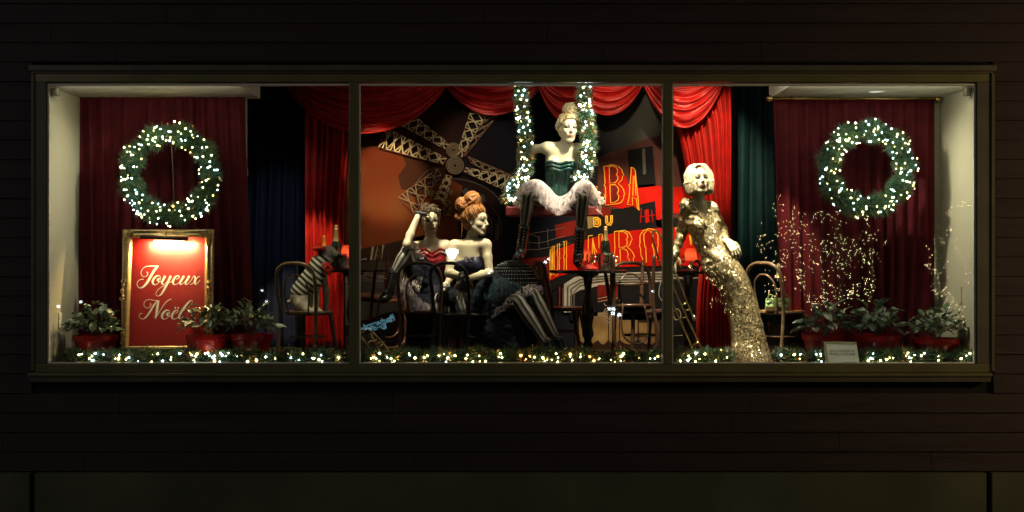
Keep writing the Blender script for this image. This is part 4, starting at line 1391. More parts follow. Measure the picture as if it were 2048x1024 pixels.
swing_mannequin()

# ================================================================== mannequin in the red bodice, head on hand
def red_mannequin():
    t = thing('mannequin', P(862, 600, 1.35), 'brown haired mannequin in red bodice resting her head on a raised gloved hand', 'mannequin')
    S = SDF(.0055); G = SDF(.0055); G2 = SDF(.0055)
    h = Head(P(860, 444, 1.32), 14, -4, -4, 1.08, shadow=.6)
    neck = P(862, 486, 1.37)
    h.build(S, neck)
    shL, shR = P(834, 494, 1.36), P(893, 492, 1.40)
    wst = P(864, 560, 1.44); hip = P(868, 604, 1.46)
    fr = torso(S, neck, shL, shR, wst, hip)
    el, wr = P(813, 488, 1.06), P(838, 426, 1.16)
    arm(S, shL, el, wr)
    hand(S, wr, (.9, -.1, -.15), (0, .1, 1), -1, .95, (22, 35, 25), G=G)
    el2, wr2 = P(908, 540, 1.42), P(888, 580, 1.12)
    arm(S, shR, el2, wr2)
    hand(S, wr2, (-.15, -.35, -1), (.1, -1, .2), 1, 1.0, (10, 14, 10), G=G2)
    hL, hR = P(848, 602, 1.45), P(886, 602, 1.45)
    kL, aL = P(816, 500, 1.14), P(781, 556, 1.10)
    kR, aR = P(915, 596, 1.02), P(942, 690, 1.0)
    for a, b, c in ((hL, kL, aL), (hR, kR, aR)):
        S.cap(a, b, .080, .05, .03); S.cap(b, c, .05, .029, .02)
    sdf_obj(S, 'body', M_skin, t, None, body_paint([h]))
    sdf_obj(G, 'glove', M_lace, t); sdf_obj(G2, 'glove', M_lace, t)
    MB().tube([wr2 - (wr2 - el2).normalized() * .09, wr2 - (wr2 - el2).normalized() * .06], .036, 12).obj('wrist_band', M_white, t, True)
    B = SDF(.007); M = fr['M']; mid = fr['mid']
    B.ell(mid.lerp(wst, .42), (.158, .106, .16), M, .05); B.ell(mid.lerp(wst, .75), (.128, .096, .13), M, .05); B.ell(wst, (.117, .090, .12), M, .05)
    B.ell(hip, (.155, .125, .13), M, .05)
    for q in (-1, 1): B.ell(mid.lerp(wst, .47) + fr['rt'] * q * .070 - fr['bk'] * .068, (.073, .067, .071), M, .03)
    B.clip((.0, .15, 1), P(864, 503, 1.25))
    sdf_obj(B, 'bodice', M_redb, t, lambda V: .003 * np.sin(V @ np.array((0, 20., 130.)) + 2 * fbm(V, 16)) + .003 * fbm(V, 30))
    mb = MB()
    for q in range(2):
        mb.tube([P(834, 503 + q * 8, 1.30), P(848, 498 + q * 8, 1.20), P(864, 506 + q * 8, 1.24), P(880, 498 + q * 8, 1.20), P(894, 504 + q * 8, 1.32)], .012, 8, smooth=6)
    mb.obj('neckline_ruche', M_redb, t, True)
    # skirt
    K = SDF(.010)
    K.cap(hip, kL.lerp(hip, .35), .17, .12, .08); K.cap(hip, kR.lerp(hip, .2), .17, .14, .08); K.cap(P(862, 610, 1.45), P(852, 680, 1.4), .17, .20, .08)
    K.cap(P(850, 600, 1.35), P(845, 640, 1.25), .13, .16, .06)
    sdf_obj(K, 'skirt', M_satin, t, lambda V: .022 * fbm(V, 9, 3) + .006 * fbm(V, 40, 2))
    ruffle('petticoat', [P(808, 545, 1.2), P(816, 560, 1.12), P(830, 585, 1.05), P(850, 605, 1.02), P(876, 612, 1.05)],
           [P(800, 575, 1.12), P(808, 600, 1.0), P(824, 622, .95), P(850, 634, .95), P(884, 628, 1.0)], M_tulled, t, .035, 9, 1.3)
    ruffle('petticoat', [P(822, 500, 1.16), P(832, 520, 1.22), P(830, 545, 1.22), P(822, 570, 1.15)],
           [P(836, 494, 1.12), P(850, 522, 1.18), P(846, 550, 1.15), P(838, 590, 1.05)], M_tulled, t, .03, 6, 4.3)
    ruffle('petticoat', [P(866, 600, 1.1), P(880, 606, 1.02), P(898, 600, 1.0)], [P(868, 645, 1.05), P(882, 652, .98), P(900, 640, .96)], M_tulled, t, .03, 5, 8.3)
    p, r_ = leg_pts(hL, kL, aL, 1.05); stocking('stocking', p, r_, t)
    p, r_ = leg_pts(hR, kR, aR, 1.0); stocking('stocking', p, r_, t, M_stockd)
    boot(t, P(787, 546, 1.11), P(777, 585, 1.10), P(762, 600, 1.02), .025)
    boot(t, P(941, 685, 1.0), P(945, 704, .98), P(950, 712, .82), .03)
    H = SDF(.0055)
    h.ell(H, (0, .030, .045), (.080, .092, .080), .015)
    h.ell(H, (0, .045, -.015), (.077, .075, .080), .02)
    h.ell(H, (0, -.062, .012), (.060, .06, .050), .008, 'sub')
    rr = random.Random(9)
    for i in range(30):
        a = i * 2.4
        x = .085 * math.cos(a) * rr.uniform(.3, 1); z = .100 + .045 * rr.random() - abs(x) * .35
        h.ell(H, (x, -.03 + .05 * rr.random(), z), (.026, .022, .017), .006)
    h.ell(H, (-.04, -.01, .10), (.05, .04, .03), .01); h.ell(H, (.05, 0, .09), (.04, .04, .03), .01)
    for q in (-1, 1): h.cap(H, (q * .068, -.035, .03), (q * .074, -.02, -.035), .014, .010, .008)
    sdf_obj(H, 'hair', M_brown, t)
    updo(h, M_brown, t, (0, -.005, .118), 40, 6); coils(h, M_brown, t, (-.03, -.015, .118), .040, 22, 7); coils(h, M_brown, t, (.035, -.01, .112), .034, 20, 8)
    return t
red_mannequin()

# ================================================================== mannequin in the black dress, in profile
def black_mannequin():
    t = thing('mannequin', P(950, 600, 1.05), 'ginger haired mannequin in strapless black dress, turned in profile with crossed gloved wrists', 'mannequin')
    S = SDF(.0055); G = SDF(.0055); G2 = SDF(.0055)
    h = Head(P(953, 444, .98), 62, -1, 2, 1.10, shadow=.55)
    neck = P(941, 489, 1.04)
    h.build(S, neck)
    shL, shR = P(907, 492, 1.04), P(972, 490, .98)
    wst = P(938, 566, 1.12); hip = P(950, 606, 1.16)
    fr = torso(S, neck, shL, shR, wst, hip)
    eL, wL = P(897, 547, .88), P(925, 552, .68)
    arm(S, shL, eL, wL, 1.06)
    hand(S, wL, (.22, -.12, -1), (.1, -1, .1), -1, 1.05, (12, 14, 10), .08, G)
    eR, wR = P(979, 545, .92), P(931, 559, .60)
    arm(S, shR, eR, wR, 1.06)
    hand(S, wR, (-.25, -.1, -1), (.1, -1, .1), 1, 1.05, (12, 14, 10), .08, G2)
    h1, h2 = P(962, 608, 1.18), P(985, 604, 1.22)
    k1, a1 = P(1036, 602, .80), P(1096, 692, .74)
    k2, a2 = P(1066, 588, .96), P(1118, 686, .90)
    for a, b, c in ((h1, k1, a1), (h2, k2, a2)):
        S.cap(a, b, .080, .05, .03); S.cap(b, c, .05, .029, .02)
    sdf_obj(S, 'body', M_skin, t, None, body_paint([h]))
    sdf_obj(G, 'glove', M_lace, t); sdf_obj(G2, 'glove', M_lace, t)
    B = SDF(.007); M = fr['M']; mid = fr['mid']
    B.ell(mid.lerp(wst, .42), (.158, .106, .16), M, .05); B.ell(mid.lerp(wst, .75), (.128, .096, .13), M, .05); B.ell(wst, (.117, .090, .12), M, .05)
    B.ell(hip, (.155, .125, .13), M, .05)
    for q in (-1, 1): B.ell(mid.lerp(wst, .47) + fr['rt'] * q * .070 - fr['bk'] * .068, (.073, .067, .071), M, .03)
    B.clip((-.25, .15, 1), P(938, 514, .88))
    sdf_obj(B, 'bodice', M_navyb, t, lambda V: .003 * fbm(V, 30))
    mb = MB(); c = P(939, 519, .82)
    for q in (-1, 1):
        mb.tube([c, c + Vector((q * .028, -.005, .024)), c + Vector((q * .045, 0, .004)), c + Vector((q * .026, 0, -.02)), c], .006, 6, smooth=5)
    mb.ball(c, .011, 8)
    mb.obj('bow', mat('silver_ribbon', (.12, .12, .16), .3, .3), t, True)
    K = SDF(.010)
    K.cap(hip, P(1020, 610, 1.0), .16, .16, .08); K.cap(P(960, 600, 1.1), P(975, 680, 1.0), .17, .22, .08); K.cap(P(1015, 598, .98), P(1046, 592, .92), .14, .10, .06)
    K.cap(P(1000, 610, 1.0), P(1005, 690, .98), .16, .22, .08); K.cap(P(950, 560, 1.12), P(990, 575, 1.1), .10, .13, .08)
    sdf_obj(K, 'skirt', M_satin, t, lambda V: .026 * fbm(V, 10, 3) + .008 * fbm(V, 42, 2))
    M_chif = tulle('dark_chiffon', (.05, .09, .10), .35)
    for i, (x0, y0) in enumerate(((955, 566), (985, 560), (1012, 572), (968, 596))):
        ruffle('flounce', [P(x0, y0, .96 - .02 * i), P(x0 + 18, y0 - 6, .94), P(x0 + 36, y0, .93), P(x0 + 52, y0 + 8, .92)],
               [P(x0 - 6, y0 + 30, .90), P(x0 + 16, y0 + 34, .84), P(x0 + 40, y0 + 34, .83), P(x0 + 60, y0 + 38, .84)], M_chif, t, .04, 7, i * 1.9)
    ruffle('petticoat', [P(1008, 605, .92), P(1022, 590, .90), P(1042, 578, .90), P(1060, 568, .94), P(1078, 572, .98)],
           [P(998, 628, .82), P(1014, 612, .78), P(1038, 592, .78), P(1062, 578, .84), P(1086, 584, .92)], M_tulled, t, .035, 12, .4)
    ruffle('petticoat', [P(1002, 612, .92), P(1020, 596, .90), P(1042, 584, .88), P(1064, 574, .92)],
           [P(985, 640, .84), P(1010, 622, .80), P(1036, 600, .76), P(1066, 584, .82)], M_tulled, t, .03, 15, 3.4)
    p, r_ = leg_pts(h1, k1, a1, 1.12); stocking('stocking', p, r_, t)
    p, r_ = leg_pts(h2, k2, a2, 1.12); stocking('stocking', p, r_, t)
    boot(t, P(1094, 684, .75), P(1103, 706, .74), P(1122, 712, .66), .02)
    boot(t, P(1116, 679, .90), P(1125, 700, .9), P(1142, 706, .80), .02)
    H = SDF(.0055)
    h.ell(H, (0, .032, .045), (.079, .092, .080), .015)
    h.ell(H, (0, .045, -.012), (.076, .075, .075), .02)
    h.ell(H, (0, -.058, .005), (.068, .062, .062), .008, 'sub')
    for a in range(-3, 4):
        x = a * .022
        h.cap(H, (x * .9, -.052 + abs(a) * .013, .088 - abs(a) * .008), (x * .6, .05, .132), .012, .026, .01)
    sdf_obj(H, 'hair', M_ginger, t)
    Mi = np.linalg.inv(h.Mn)
    loc = lambda x, y, d: tuple(Mi @ (np3(P(x, y, d)) - h.c) / h.k)
    top = loc(938, 405, 1.0)
    updo(h, M_ginger, t, top, 50, 11, .02)
    B2 = SDF(.006); B2.ell(P(939, 403, 1.0), (.062, .05, .042), None, .01); B2.ell(P(922, 412, 1.0), (.030, .034, .036), None, .01)
    sdf_obj(B2, 'bun', M_ginger, t)
    coils(h, M_ginger, t, loc(945, 400, .99), .052, 30, 12, .011, curl=False)
    coils(h, M_ginger, t, loc(925, 409, .99), .044, 24, 13, .010, curl=False)
    coils(h, M_ginger, t, loc(918, 433, .99), .024, 12, 14, .009, curl=False)
    MB().tube([P(922, 432, .96), P(924, 455, .94), P(923, 474, .95)], .003, 5, smooth=4).obj('loose_lock', M_ginger, t)
    return t
black_mannequin()

# ================================================================== mannequin in the gold gown
def gold_mannequin():
    t = thing('mannequin', P(1490, 722, .6), 'platinum blonde mannequin in long gold sequin gown leaning back on the right table', 'mannequin')
    S = SDF(.0055)
    h = Head(P(1399, 362, .60), 8, 7, -3, 1.10, lips=(.20, .05, .04), brow=(.08, .06, .04), shadow=.42)
    neck = P(1396, 408, .66)
    h.build(S, neck)
    shL, shR = P(1377, 412, .66), P(1423, 416, .72)
    wst = P(1414, 486, .70); hip = P(1440, 530, .66)
    fr = torso(S, neck, shL, shR, wst, hip, 1.0)
    eL, wL = P(1365, 462, .78), P(1349, 508, .72)
    arm(S, shL, eL, wL)
    hand(S, wL, (-.25, -.2, -1), (-.6, -.8, .1), -1, 1.0, (6, 8, 8))
    eR, wR = P(1446, 462, .92), P(1450, 482, .62)
    arm(S, shR, eR, wR)
    hand(S, P(1455, 482, .58), (.62, -.25, -.8), (.35, -1, .35), -1, 1.12, (22, 26, 18), .16)
    f = P(1500, 715, .58)
    for q in (-.05, .05):
        S.cap(hip + Vector((q, 0, 0)), P(1484, 610, .6) + Vector((q * .6, 0, 0)), .080, .050, .03)
        S.cap(P(1484, 610, .6) + Vector((q * .6, 0, 0)), f + Vector((q, 0, 0)), .050, .03, .02)
    sdf_obj(S, 'body', M_skin, t, None, body_paint([h]))
    # gown: lofted rings through traced outlines
    prof = [(430, 1389, 1433), (446, 1388, 1441), (462, 1389, 1442), (474, 1391, 1441), (486, 1393, 1447), (500, 1397, 1460), (515, 1402, 1474), (530, 1408, 1484), (548, 1417, 1494),
            (566, 1430, 1502), (585, 1440, 1508), (605, 1448, 1514), (630, 1455, 1521), (655, 1459, 1527), (680, 1461, 1533), (700, 1459, 1538), (712, 1459, 1543), (722, 1462, 1549)]
    def at(y):
        for (y0, a0, b0), (y1, a1, b1) in zip(prof, prof[1:]):
            if y <= y1:
                u = (y - y0) / (y1 - y0); u = u * u * (3 - 2 * u) * .4 + u * .6
                return a0 + (a1 - a0) * u, b0 + (b1 - b0) * u
        return prof[-1][1:]
    vs = []; fs = []; NY, NA = 150, 96
    for j in range(NY + 1):
        y = 430 + (722 - 430) * j / NY
        a, b = at(y); u = j / NY
        c = P((a + b) / 2, y, .66 - .06 * u); rx = (P(b, y, .6).x - P(a, y, .6).x) / 2 * .97; ry = min(.17, max(.105, rx * .8))
        for i in range(NA):
            th = 2 * math.pi * i / NA
            n_ = mnoise.noise(Vector((math.cos(th) * 1.5 + 3, math.sin(th) * 1.5, u * 2.2)))
            fold = math.sin(th * 9 + 3 * n_ + u * 2.5) * (.002 + .010 * max(0, u - .35)) + .010 * n_
            # drag lines fanning from the waist on the left hip
            dr = math.exp(-((u - .30) / .20)**2) * max(0, -math.cos(th)) * .008 * math.sin(60 * u - 5 * th)
            k = 1 + (fold + dr) / rx
            vs.append((c.x + rx * k * math.cos(th), c.y + ry * k * math.sin(th), c.z))
    for j in range(NY):
        for i in range(NA):
            fs.append((j*NA+i, j*NA+(i+1) % NA, (j+1)*NA+(i+1) % NA, (j+1)*NA+i))
    gown = MB().add(vs, fs).obj('gown', M_sequin, t, True)
    # fitted top: blown-up torso with a deep open neckline
    B = SDF(.006); M = fr['M']; mid = fr['mid']; rt, bk = fr['rt'], fr['bk']
    B.cap(shL.lerp(mid, -.1), shR.lerp(mid, -.05), .056, .054, .03)
    B.ell(mid.lerp(wst, .36), (.160, .112, .170), M, .05); B.ell(mid.lerp(wst, .75), (.132, .100, .14), M, .05); B.ell(wst, (.120, .098, .13), M, .05)
    B.ell(wst.lerp(hip, .55), (.135, .115, .13), M, .05); B.ell(wst.lerp(hip, .95), (.172, .132, .14), M, .05)
    for q in (-1, 1): B.ell(mid.lerp(wst, .48) + rt * q * .070 - bk * .068, (.074, .068, .072), M, .03)
    # sleeves
    B.ell(P(1374, 408, .66), (.062, .062, .056), None, .03)
    B.cap(P(1374, 412, .66), eL, .062, .050, .03); B.cap(eL, P(1352, 502, .73), .050, .040, .03)
    B.cap(P(1350, 506, .72), P(1345, 512, .70), .046, .044, .01)
    B.cap(shR, eR, .052, .046, .03); B.cap(eR, P(1450, 478, .66), .046, .036, .03)
    # neckline wedge
    B.cap(mid.lerp(wst, .0) - bk * .135 - rt * .01, mid.lerp(wst, .62) - bk * .150 + rt * .012, .068, .028, .01, 'sub')
    B.cap(P(1404, 396, .62), P(1402, 386, .62), .056, .06, .01, 'sub')
    sdf_obj(B, 'jacket', M_sequin, t, lambda V: .0035 * np.sin(V @ np.array((50., 20, 90.)) + 2.5 * fbm(V, 12)) + .004 * fbm(V, 26))
    lap = MB()
    for q in (-1, 1):
        lap.tube([mid - bk * .060 + rt * q * .072 + fr['up'] * .02, mid.lerp(wst, .22) - bk * .112 + rt * q * .060, mid.lerp(wst, .5) - bk * .136 + rt * q * .036, mid.lerp(wst, .68) - bk * .112], [.010, .012, .012, .008], 8, smooth=5)
    lap.obj('lapel', M_sequin, t, True)
    gat = MB()
    for q in range(7):
        a = q / 7 * 6.283
        gat.tube([P(1422, 468, .565), P(1422 + 9 * math.cos(a), 470 + 8 * math.sin(a), .57)], [.010, .004], 6)
    gat.obj('waist_gather', M_sequin, t, True)
    # shoulder-length waved bob
    H = SDF(.0055)
    h.ell(H, (0, .030, .042), (.080, .090, .084), .02)
    h.ell(H, (0, .045, -.02), (.080, .070, .085), .02)
    h.ell(H, (.0, -.066, .000), (.064, .078, .092), .010, 'sub')
    sdf_obj(H, 'hair', M_platin, t)
    bob(h, M_platin, t)
    return t
gold_mannequin()
# ------------------------------------------------------------------ evergreen wreaths, garlands, fairy lights
M_needle = mat('pine_needle', (.055, .15, .050), .5, var=.5, vscale=9, base2=(.020, .065, .040))
M_needle2 = mat('pine_needle_grey', (.10, .20, .12), .45)
M_tinsel = mat('gold_tinsel', (.80, .55, .22), .22, .9)
M_tinselr = mat('copper_tinsel', (.45, .16, .07), .3, .8)
M_cool = glow('cool_white_bulb', (.62, .85, 1.0), 34)
M_warm = glow('warm_white_bulb', (1.0, .76, .30), 36)
M_amber = glow('amber_bulb', (1.0, .42, .08), 26)

def sprigs(path, radius, n, ln, seed, width=.0026, closed=False, flat=1.0):
    """needle blades round a path: (verts, tri faces, parameter of each blade)"""
    r = np.random.default_rng(seed)
    Pp = np.array([list(p) for p in path]); m = len(Pp)
    segs = m if closed else m - 1
    t = r.random(n) * segs
    i = np.minimum(t.astype(int), segs - 1); f = (t - i)[:, None]
    a = Pp[i]; b = Pp[(i + 1) % m]
    c = a * (1 - f) + b * f
    tan = (b - a); tan /= np.linalg.norm(tan, axis=1)[:, None] + 1e-9
    rnd = r.normal(size=(n, 3)); rnd -= tan * (rnd * tan).sum(1)[:, None]
    rnd /= np.linalg.norm(rnd, axis=1)[:, None]
    rnd[:, 1] *= flat
    rad = radius * (r.random(n) ** .6)[:, None] * (.85 + .3 * np.sin(t * 1.7 + seed) [:, None])
    base = c + rnd * rad * .75
    dr = rnd + tan * r.normal(0, .9, (n, 1)) + r.normal(0, .5, (n, 3))
    dr /= np.linalg.norm(dr, axis=1)[:, None]
    L = ln * (.6 + .7 * r.random((n, 1)))
    side = np.cross(dr, r.normal(size=(n, 3))); side /= np.linalg.norm(side, axis=1)[:, None]
    w = width * (.7 + .6 * r.random((n, 1)))
    v = np.stack([base - side * w, base + side * w, base + dr * L], 1).reshape(-1, 3)
    return v, np.arange(n * 3).reshape(-1, 3), t / segs

def tris(name, v, m, par):
    me = fast_mesh(name, v, np.arange(len(v)).reshape(-1, 3))
    return stuff(link(me, name, m, par))

def foliage(par, path, radius, n, ln, seed, closed=False, gold=.18, copper=.06, flat=1.0, patch=5):
    v, f, t = sprigs(path, radius, n, ln, seed, closed=closed, flat=flat)
    k = np.sin(t * patch * 6.28 + seed) + np.sin(t * patch * 2.3 * 6.28 + 2 * seed)
    r = np.random.default_rng(seed + 1).random(len(t))
    isg = (r < gold * (.25 + 1.5 * (k > .6)))
    isc = (~isg) & (r > 1 - copper * (.3 + 2 * (k < -.8)))
    is2 = (~isg) & (~isc) & (r < .5)
    v3 = v.reshape(-1, 3, 3)
    # tinsel blades stand out further
    tris('needles', v3[~isg & ~isc & ~is2].reshape(-1, 3), M_needle, par)
    tris('needle_tips', v3[is2].reshape(-1, 3), M_needle2, par)
    if isg.any(): tris('gold_tinsel', v3[isg].reshape(-1, 3), M_tinsel, par)
    if isc.any(): tris('copper_tinsel', v3[isc].reshape(-1, 3), M_tinselr, par)

def bulbs(par, pts, m, r=.0095, name='fairy_lights'):
    mb = MB()
    q_ = random.Random(len(pts))
    for p in pts:
        r_ = r * q_.choice((.55, .7, .85, 1, 1, 1.15, 1.35))
        mb.add([Vector(p) + Vector(d) * r_ for d in ((1,0,0),(-1,0,0),(0,1,0),(0,-1,0),(0,0,1),(0,0,-1))],
               [(0,2,4),(2,1,4),(1,3,4),(3,0,4),(2,0,5),(1,2,5),(3,1,5),(0,3,5)])
    return stuff(mb.obj(name, m, par, True))

def wreath(px, py, d, label, seed, Rr=.372, r=.115, nb=150):
    c = P(px, py, d)
    t = thing('wreath', c, label, 'wreath', None)
    path = [c + Vector((Rr * math.cos(a * .1963), 0, Rr * math.sin(a * .1963))) for a in range(32)]
    MB().tube(path, .028, 8, closed=True).obj('ring', M_needle, t, True)
    foliage(t, path, r, 20000, .070, seed, True, .05, .02, .9)
    rr = random.Random(seed); cool, warm, amb = [], [], []
    for i in range(nb):
        a = rr.random() * 6.283; q = rr.uniform(-1, 1) * r * .95; dep = -math.sqrt(max(0, r * r - q * q)) * .9
        p = c + Vector(((Rr + q) * math.cos(a), dep - .012, (Rr + q) * math.sin(a)))
        z = rr.random()
        (cool if z < .42 else warm if z < .97 else amb).append(p)
    bulbs(t, cool, M_cool, .0058); bulbs(t, warm, M_warm, .0055); bulbs(t, amb, M_amber, .006)
    MB().tube([c + Vector((.01, 0, .26)), c + Vector((.02, .01, 0)), c + Vector((.03, 0, -.22))] if px < 1000 else [c + Vector((0, .02, .26)), c + Vector((0, .02, .45))], .0016, 4, smooth=4).obj('cord', M_wire, t)
    return t
wreath(341, 349, .66, 'evergreen wreath with fairy lights hanging above the framed red sign', 3)
wreath(1733, 338, .66, 'evergreen wreath with fairy lights hanging above the three right hand pots', 8, .352, .115)

def rope_garland(path, label, seed, r=.075):
    c = path[0]
    t = thing('garland_rope', c, label, 'garland', 'lit garlands wound round the swing ropes')
    p, _ = catmull([Vector(q) for q in path], [1] * len(path), 5)
    MB().tube(p, .016, 6).obj('core', M_needle, t, True)
    foliage(t, p, r, 9000, .060, seed, False, .30, .10, 1.0, 3)
    rr = random.Random(seed); cool, warm, amb = [], [], []
    for i in range(64):
        u = rr.random() * (len(p) - 1); k = int(u); q = p[k].lerp(p[k + 1], u - k)
        a = rr.uniform(-2.4, -.7)
        q = q + Vector((math.cos(a) * r * 1.05, math.sin(a) * r * 1.05, 0))
        z = rr.random()
        (cool if z < .66 else warm if z < .93 else amb).append(q)
    bulbs(t, cool, M_cool, .0074); bulbs(t, warm, M_warm, .0070); bulbs(t, amb, M_amber, .007)
rope_garland([P(1040, 168, .93), P(1043, 215, .92), P(1050, 270, .91), P(1052, 320, .90), P(1046, 352, .92), P(1026, 374, .95), P(1019, 402, .98)], 'lit garland rope of the swing, the one hiding the bent arm of the blonde mannequin', 21)
rope_garland([P(1167, 168, .86), P(1170, 215, .84), P(1175, 262, .83), P(1176, 305, .82), P(1170, 340, .84), P(1158, 360, .90)], 'lit garland rope of the swing next to the blonde head and the letter B', 22)

def sill_garland(px0, px1, label, seed, dense=1.0, gold=.22):
    d = .20
    n = 14
    rr = random.Random(seed)
    path = [P(px0 + (px1 - px0) * i / n, 717, d + .06 * math.sin(i * 1.3 + seed)) + Vector((0, 0, rr.uniform(-.01, .02))) for i in range(n + 1)]
    t = thing('sill_garland', path[0], label, 'garland', 'lit garlands lying along the window sill')
    foliage(t, path, .086, int(44 * (px1 - px0) * dense), .066, seed, False, gold, .10, 1.2, 5)
    cool, warm, amb = [], [], []
    for i in range(int((px1 - px0) * .10)):
        p = P(rr.uniform(px0 + 5, px1 - 5), rr.uniform(706, 724), d - .09 + rr.uniform(-.02, .02))
        z = rr.random(); (cool if z < (.45 if px0 < 600 or px0 > 1400 else .10) else warm if z < .93 else amb).append(p)
    if cool: bulbs(t, cool, M_cool, .0074)
    if warm: bulbs(t, warm, M_warm, .0074)
    if amb: bulbs(t, amb, M_amber, .009)
sill_garland(128, 400, 'lit tinsel garland on the sill below the framed red sign', 31, .9, .10)
sill_garland(400, 696, 'lit tinsel garland on the sill between the red sign and the first mullion', 32, .9, .16)
sill_garland(722, 1020, 'lit tinsel garland on the sill in front of the brass trumpet and seated mannequins', 33)
sill_garland(1020, 1325, 'lit tinsel garland on the sill in front of the round table and stacked chairs', 34)
sill_garland(1348, 1462, 'short lit tinsel garland on the sill below the trombone slide', 35)
sill_garland(1550, 1648, 'short lit tinsel garland on the sill between the gown hem and the card', 36, .9)
sill_garland(1722, 1945, 'lit tinsel garland on the sill right of the small white card', 37, .9, .12)

# ------------------------------------------------------------------ framed sign
def script_strokes(strokes, ox, oy, d0, t, off=.006, s=12.8):
    mb = MB()
    for st in strokes:
        pts = [Vector((x, y, 0)) for x, y, w in st]; ws = [w for x, y, w in st]
        p, w = catmull(pts, ws, 7)
        L, Rr_ = [], []
        for i in range(len(p)):
            a = p[max(0, i-1)]; b = p[min(len(p)-1, i+1)]
            tt = (b - a).normalized() if (b - a).length > 0 else Vector((1, 0, 0))
            n = Vector((-tt.y, tt.x, 0))
            ww = max(9, w[i]) / 2
            for q, arr in ((p[i] + n * ww, L), (p[i] - n * ww, Rr_)):
                arr.append(t(ox + q.x / s, oy + q.y / s) + Vector((0, -off, 0)))
        m = len(L)
        mb.add(L + Rr_, [(i, i+1, m+i+1, m+i) for i in range(m-1)])
    return mb
DT, DB = .60, .36
def FP(x, y):
    """point of the leaning sign's face seen at pixel x, y"""
    d = .5
    for _ in range(12):
        z = P(x, y, d).z
        zt_, zb_ = P(0, 466, DT).z, P(0, 694, DB).z
        u = (z - zb_) / (zt_ - zb_); d = DB + (DT - DB) * u
    return P(x, y, d)
sg = thing('framed_sign', FP(334, 694), 'gilt framed red sign reading Joyeux Noel, leaning against the curtain', 'sign')
o_ = [(246, 459), (429, 459), (427, 698), (243, 698)]
i_ = [(266, 476), (411, 476), (409, 691), (258, 692)]
pan = [FP(264, 474), FP(413, 474), FP(411, 693), FP(256, 693)]
MB().prism(pan[::-1] if False else [pan[0], pan[3], pan[2], pan[1]], .004).obj('panel', mat('sign_red_felt', (.34, .006, .005), .6, var=.15, vscale=30, bump=.2, bscale=140, sheen=.2), sg)
prof = [(0, 0), (.06, .030), (.16, .044), (.30, .030), (.42, .022), (.55, .038), (.72, .040), (.85, .020), (1.0, .010)]
for k in range(4):
    a, b = o_[k], o_[(k+1) % 4]; c, e = i_[k], i_[(k+1) % 4]
    mb = MB(); vs = []
    N = 40
    for j in range(N + 1):
        u = j / N
        for s_, h_ in prof:
            x = (a[0] + (b[0]-a[0])*u) * (1-s_) + (c[0] + (e[0]-c[0])*u) * s_
            y = (a[1] + (b[1]-a[1])*u) * (1-s_) + (c[1] + (e[1]-c[1])*u) * s_
            vs.append(FP(x, y) + Vector((0, -h_ - .003, 0)))
    w_ = len(prof)
    mb.add(vs, [(j*w_+q, (j+1)*w_+q, (j+1)*w_+q+1, j*w_+q+1) for j in range(N) for q in range(w_-1)])
    mb.obj('moulding', M_giltflat, sg, True)
def scroll(cx, cy_, sx, sy, par, n=3, k=1.0):
    mb = MB(); rr = random.Random(int(cx + cy_))
    for q in range(n * 3):
        x = cx + sx * rr.uniform(0, 26) * k; y = cy_ + sy * rr.uniform(0, 26) * k
        r0 = rr.uniform(2.2, 4)
        pts = [FP(x + r0 * (1 - j / 9) * math.cos(j * .9 + q), y + r0 * (1 - j / 9) * math.sin(j * .9 + q)) + Vector((0, -.046, 0)) for j in range(8)]
        mb.tube(pts, .006, 5, smooth=2)
    return stuff(mb.obj('carved_corner', M_gold, par, True))
for (cx, cy_, sx, sy) in ((250, 463, 1, .35), (250, 463, .35, 1), (425, 463, -1, .35), (425, 463, -.35, 1), (246, 690, .3, -1), (424, 690, -.3, -1)):
    scroll(cx, cy_, sx, sy, sg)
for (cx, cy_) in ((250, 560), (248, 575), (421, 560), (420, 575)):
    scroll(cx - 4, cy_, .25, 1, sg, 2)
bead = MB()
for k in range(64):
    for x0, x1 in ((265, 258), (411.5, 409.5)):
        bead.ball(FP(x0 + (x1 - x0) * k / 63, 478 + 212 * k / 63) + Vector((0, -.012, 0)), .0042, 6)
stuff(bead.obj('beading', M_gold, sg, True))
J = [[(430,305,16),(458,330,20),(452,385,16),(400,425,13),(340,422,12),(295,375,13),(290,300,13),(340,215,13),(430,165,14),(560,158,26),(735,152,18)],
     [(735,150,20),(690,190,48),(610,290,60),(530,430,64),(440,580,64),(350,680,46),(270,714,20),(215,690,14),(184,630,14),(200,560,14),(260,505,14),(350,490,20)]]
Oo = [[(745,402,20),(690,408,40),(620,470,56),(585,550,56),(600,610,40),(650,632,18),(710,605,14),(765,540,14),(782,460,14),(770,415,14),(735,398,20)], [(775,470,12),(740,480,40),(710,515,44),(750,555,18),(800,550,12)]]
Y_ = [[(905,405,60),(860,490,58),(825,570,52),(835,620,30),(880,615,14),(950,555,12),(1040,450,14)], [(1050,405,56),(1000,510,58),(940,640,56),(870,770,52),(800,880,36),(730,922,14),(680,905,12),(668,850,12),(720,760,12),(800,695,12),(890,650,14),(1000,590,12),(1090,530,12)]]
E_ = [[(1185,492,14),(1240,470,16),(1266,425,20),(1235,400,22),(1160,440,46),(1105,540,58),(1115,605,44),(1160,630,18),(1215,612,12),(1290,545,12)]]
U_ = [[(1385,405,56),(1330,500,56),(1285,580,52),(1300,622,28),(1350,605,14),(1430,530,12)], [(1525,405,56),(1470,500,56),(1425,580,52),(1440,622,28),(1490,608,14),(1560,530,12),(1620,430,14)]]
X_ = [[(1612,440,14),(1650,410,26),(1680,470,54),(1662,560,58),(1680,618,28),(1720,600,14),(1800,515,10)], [(1795,410,10),(1740,440,16),(1700,490,14),(1620,590,14),(1550,630,12)]]
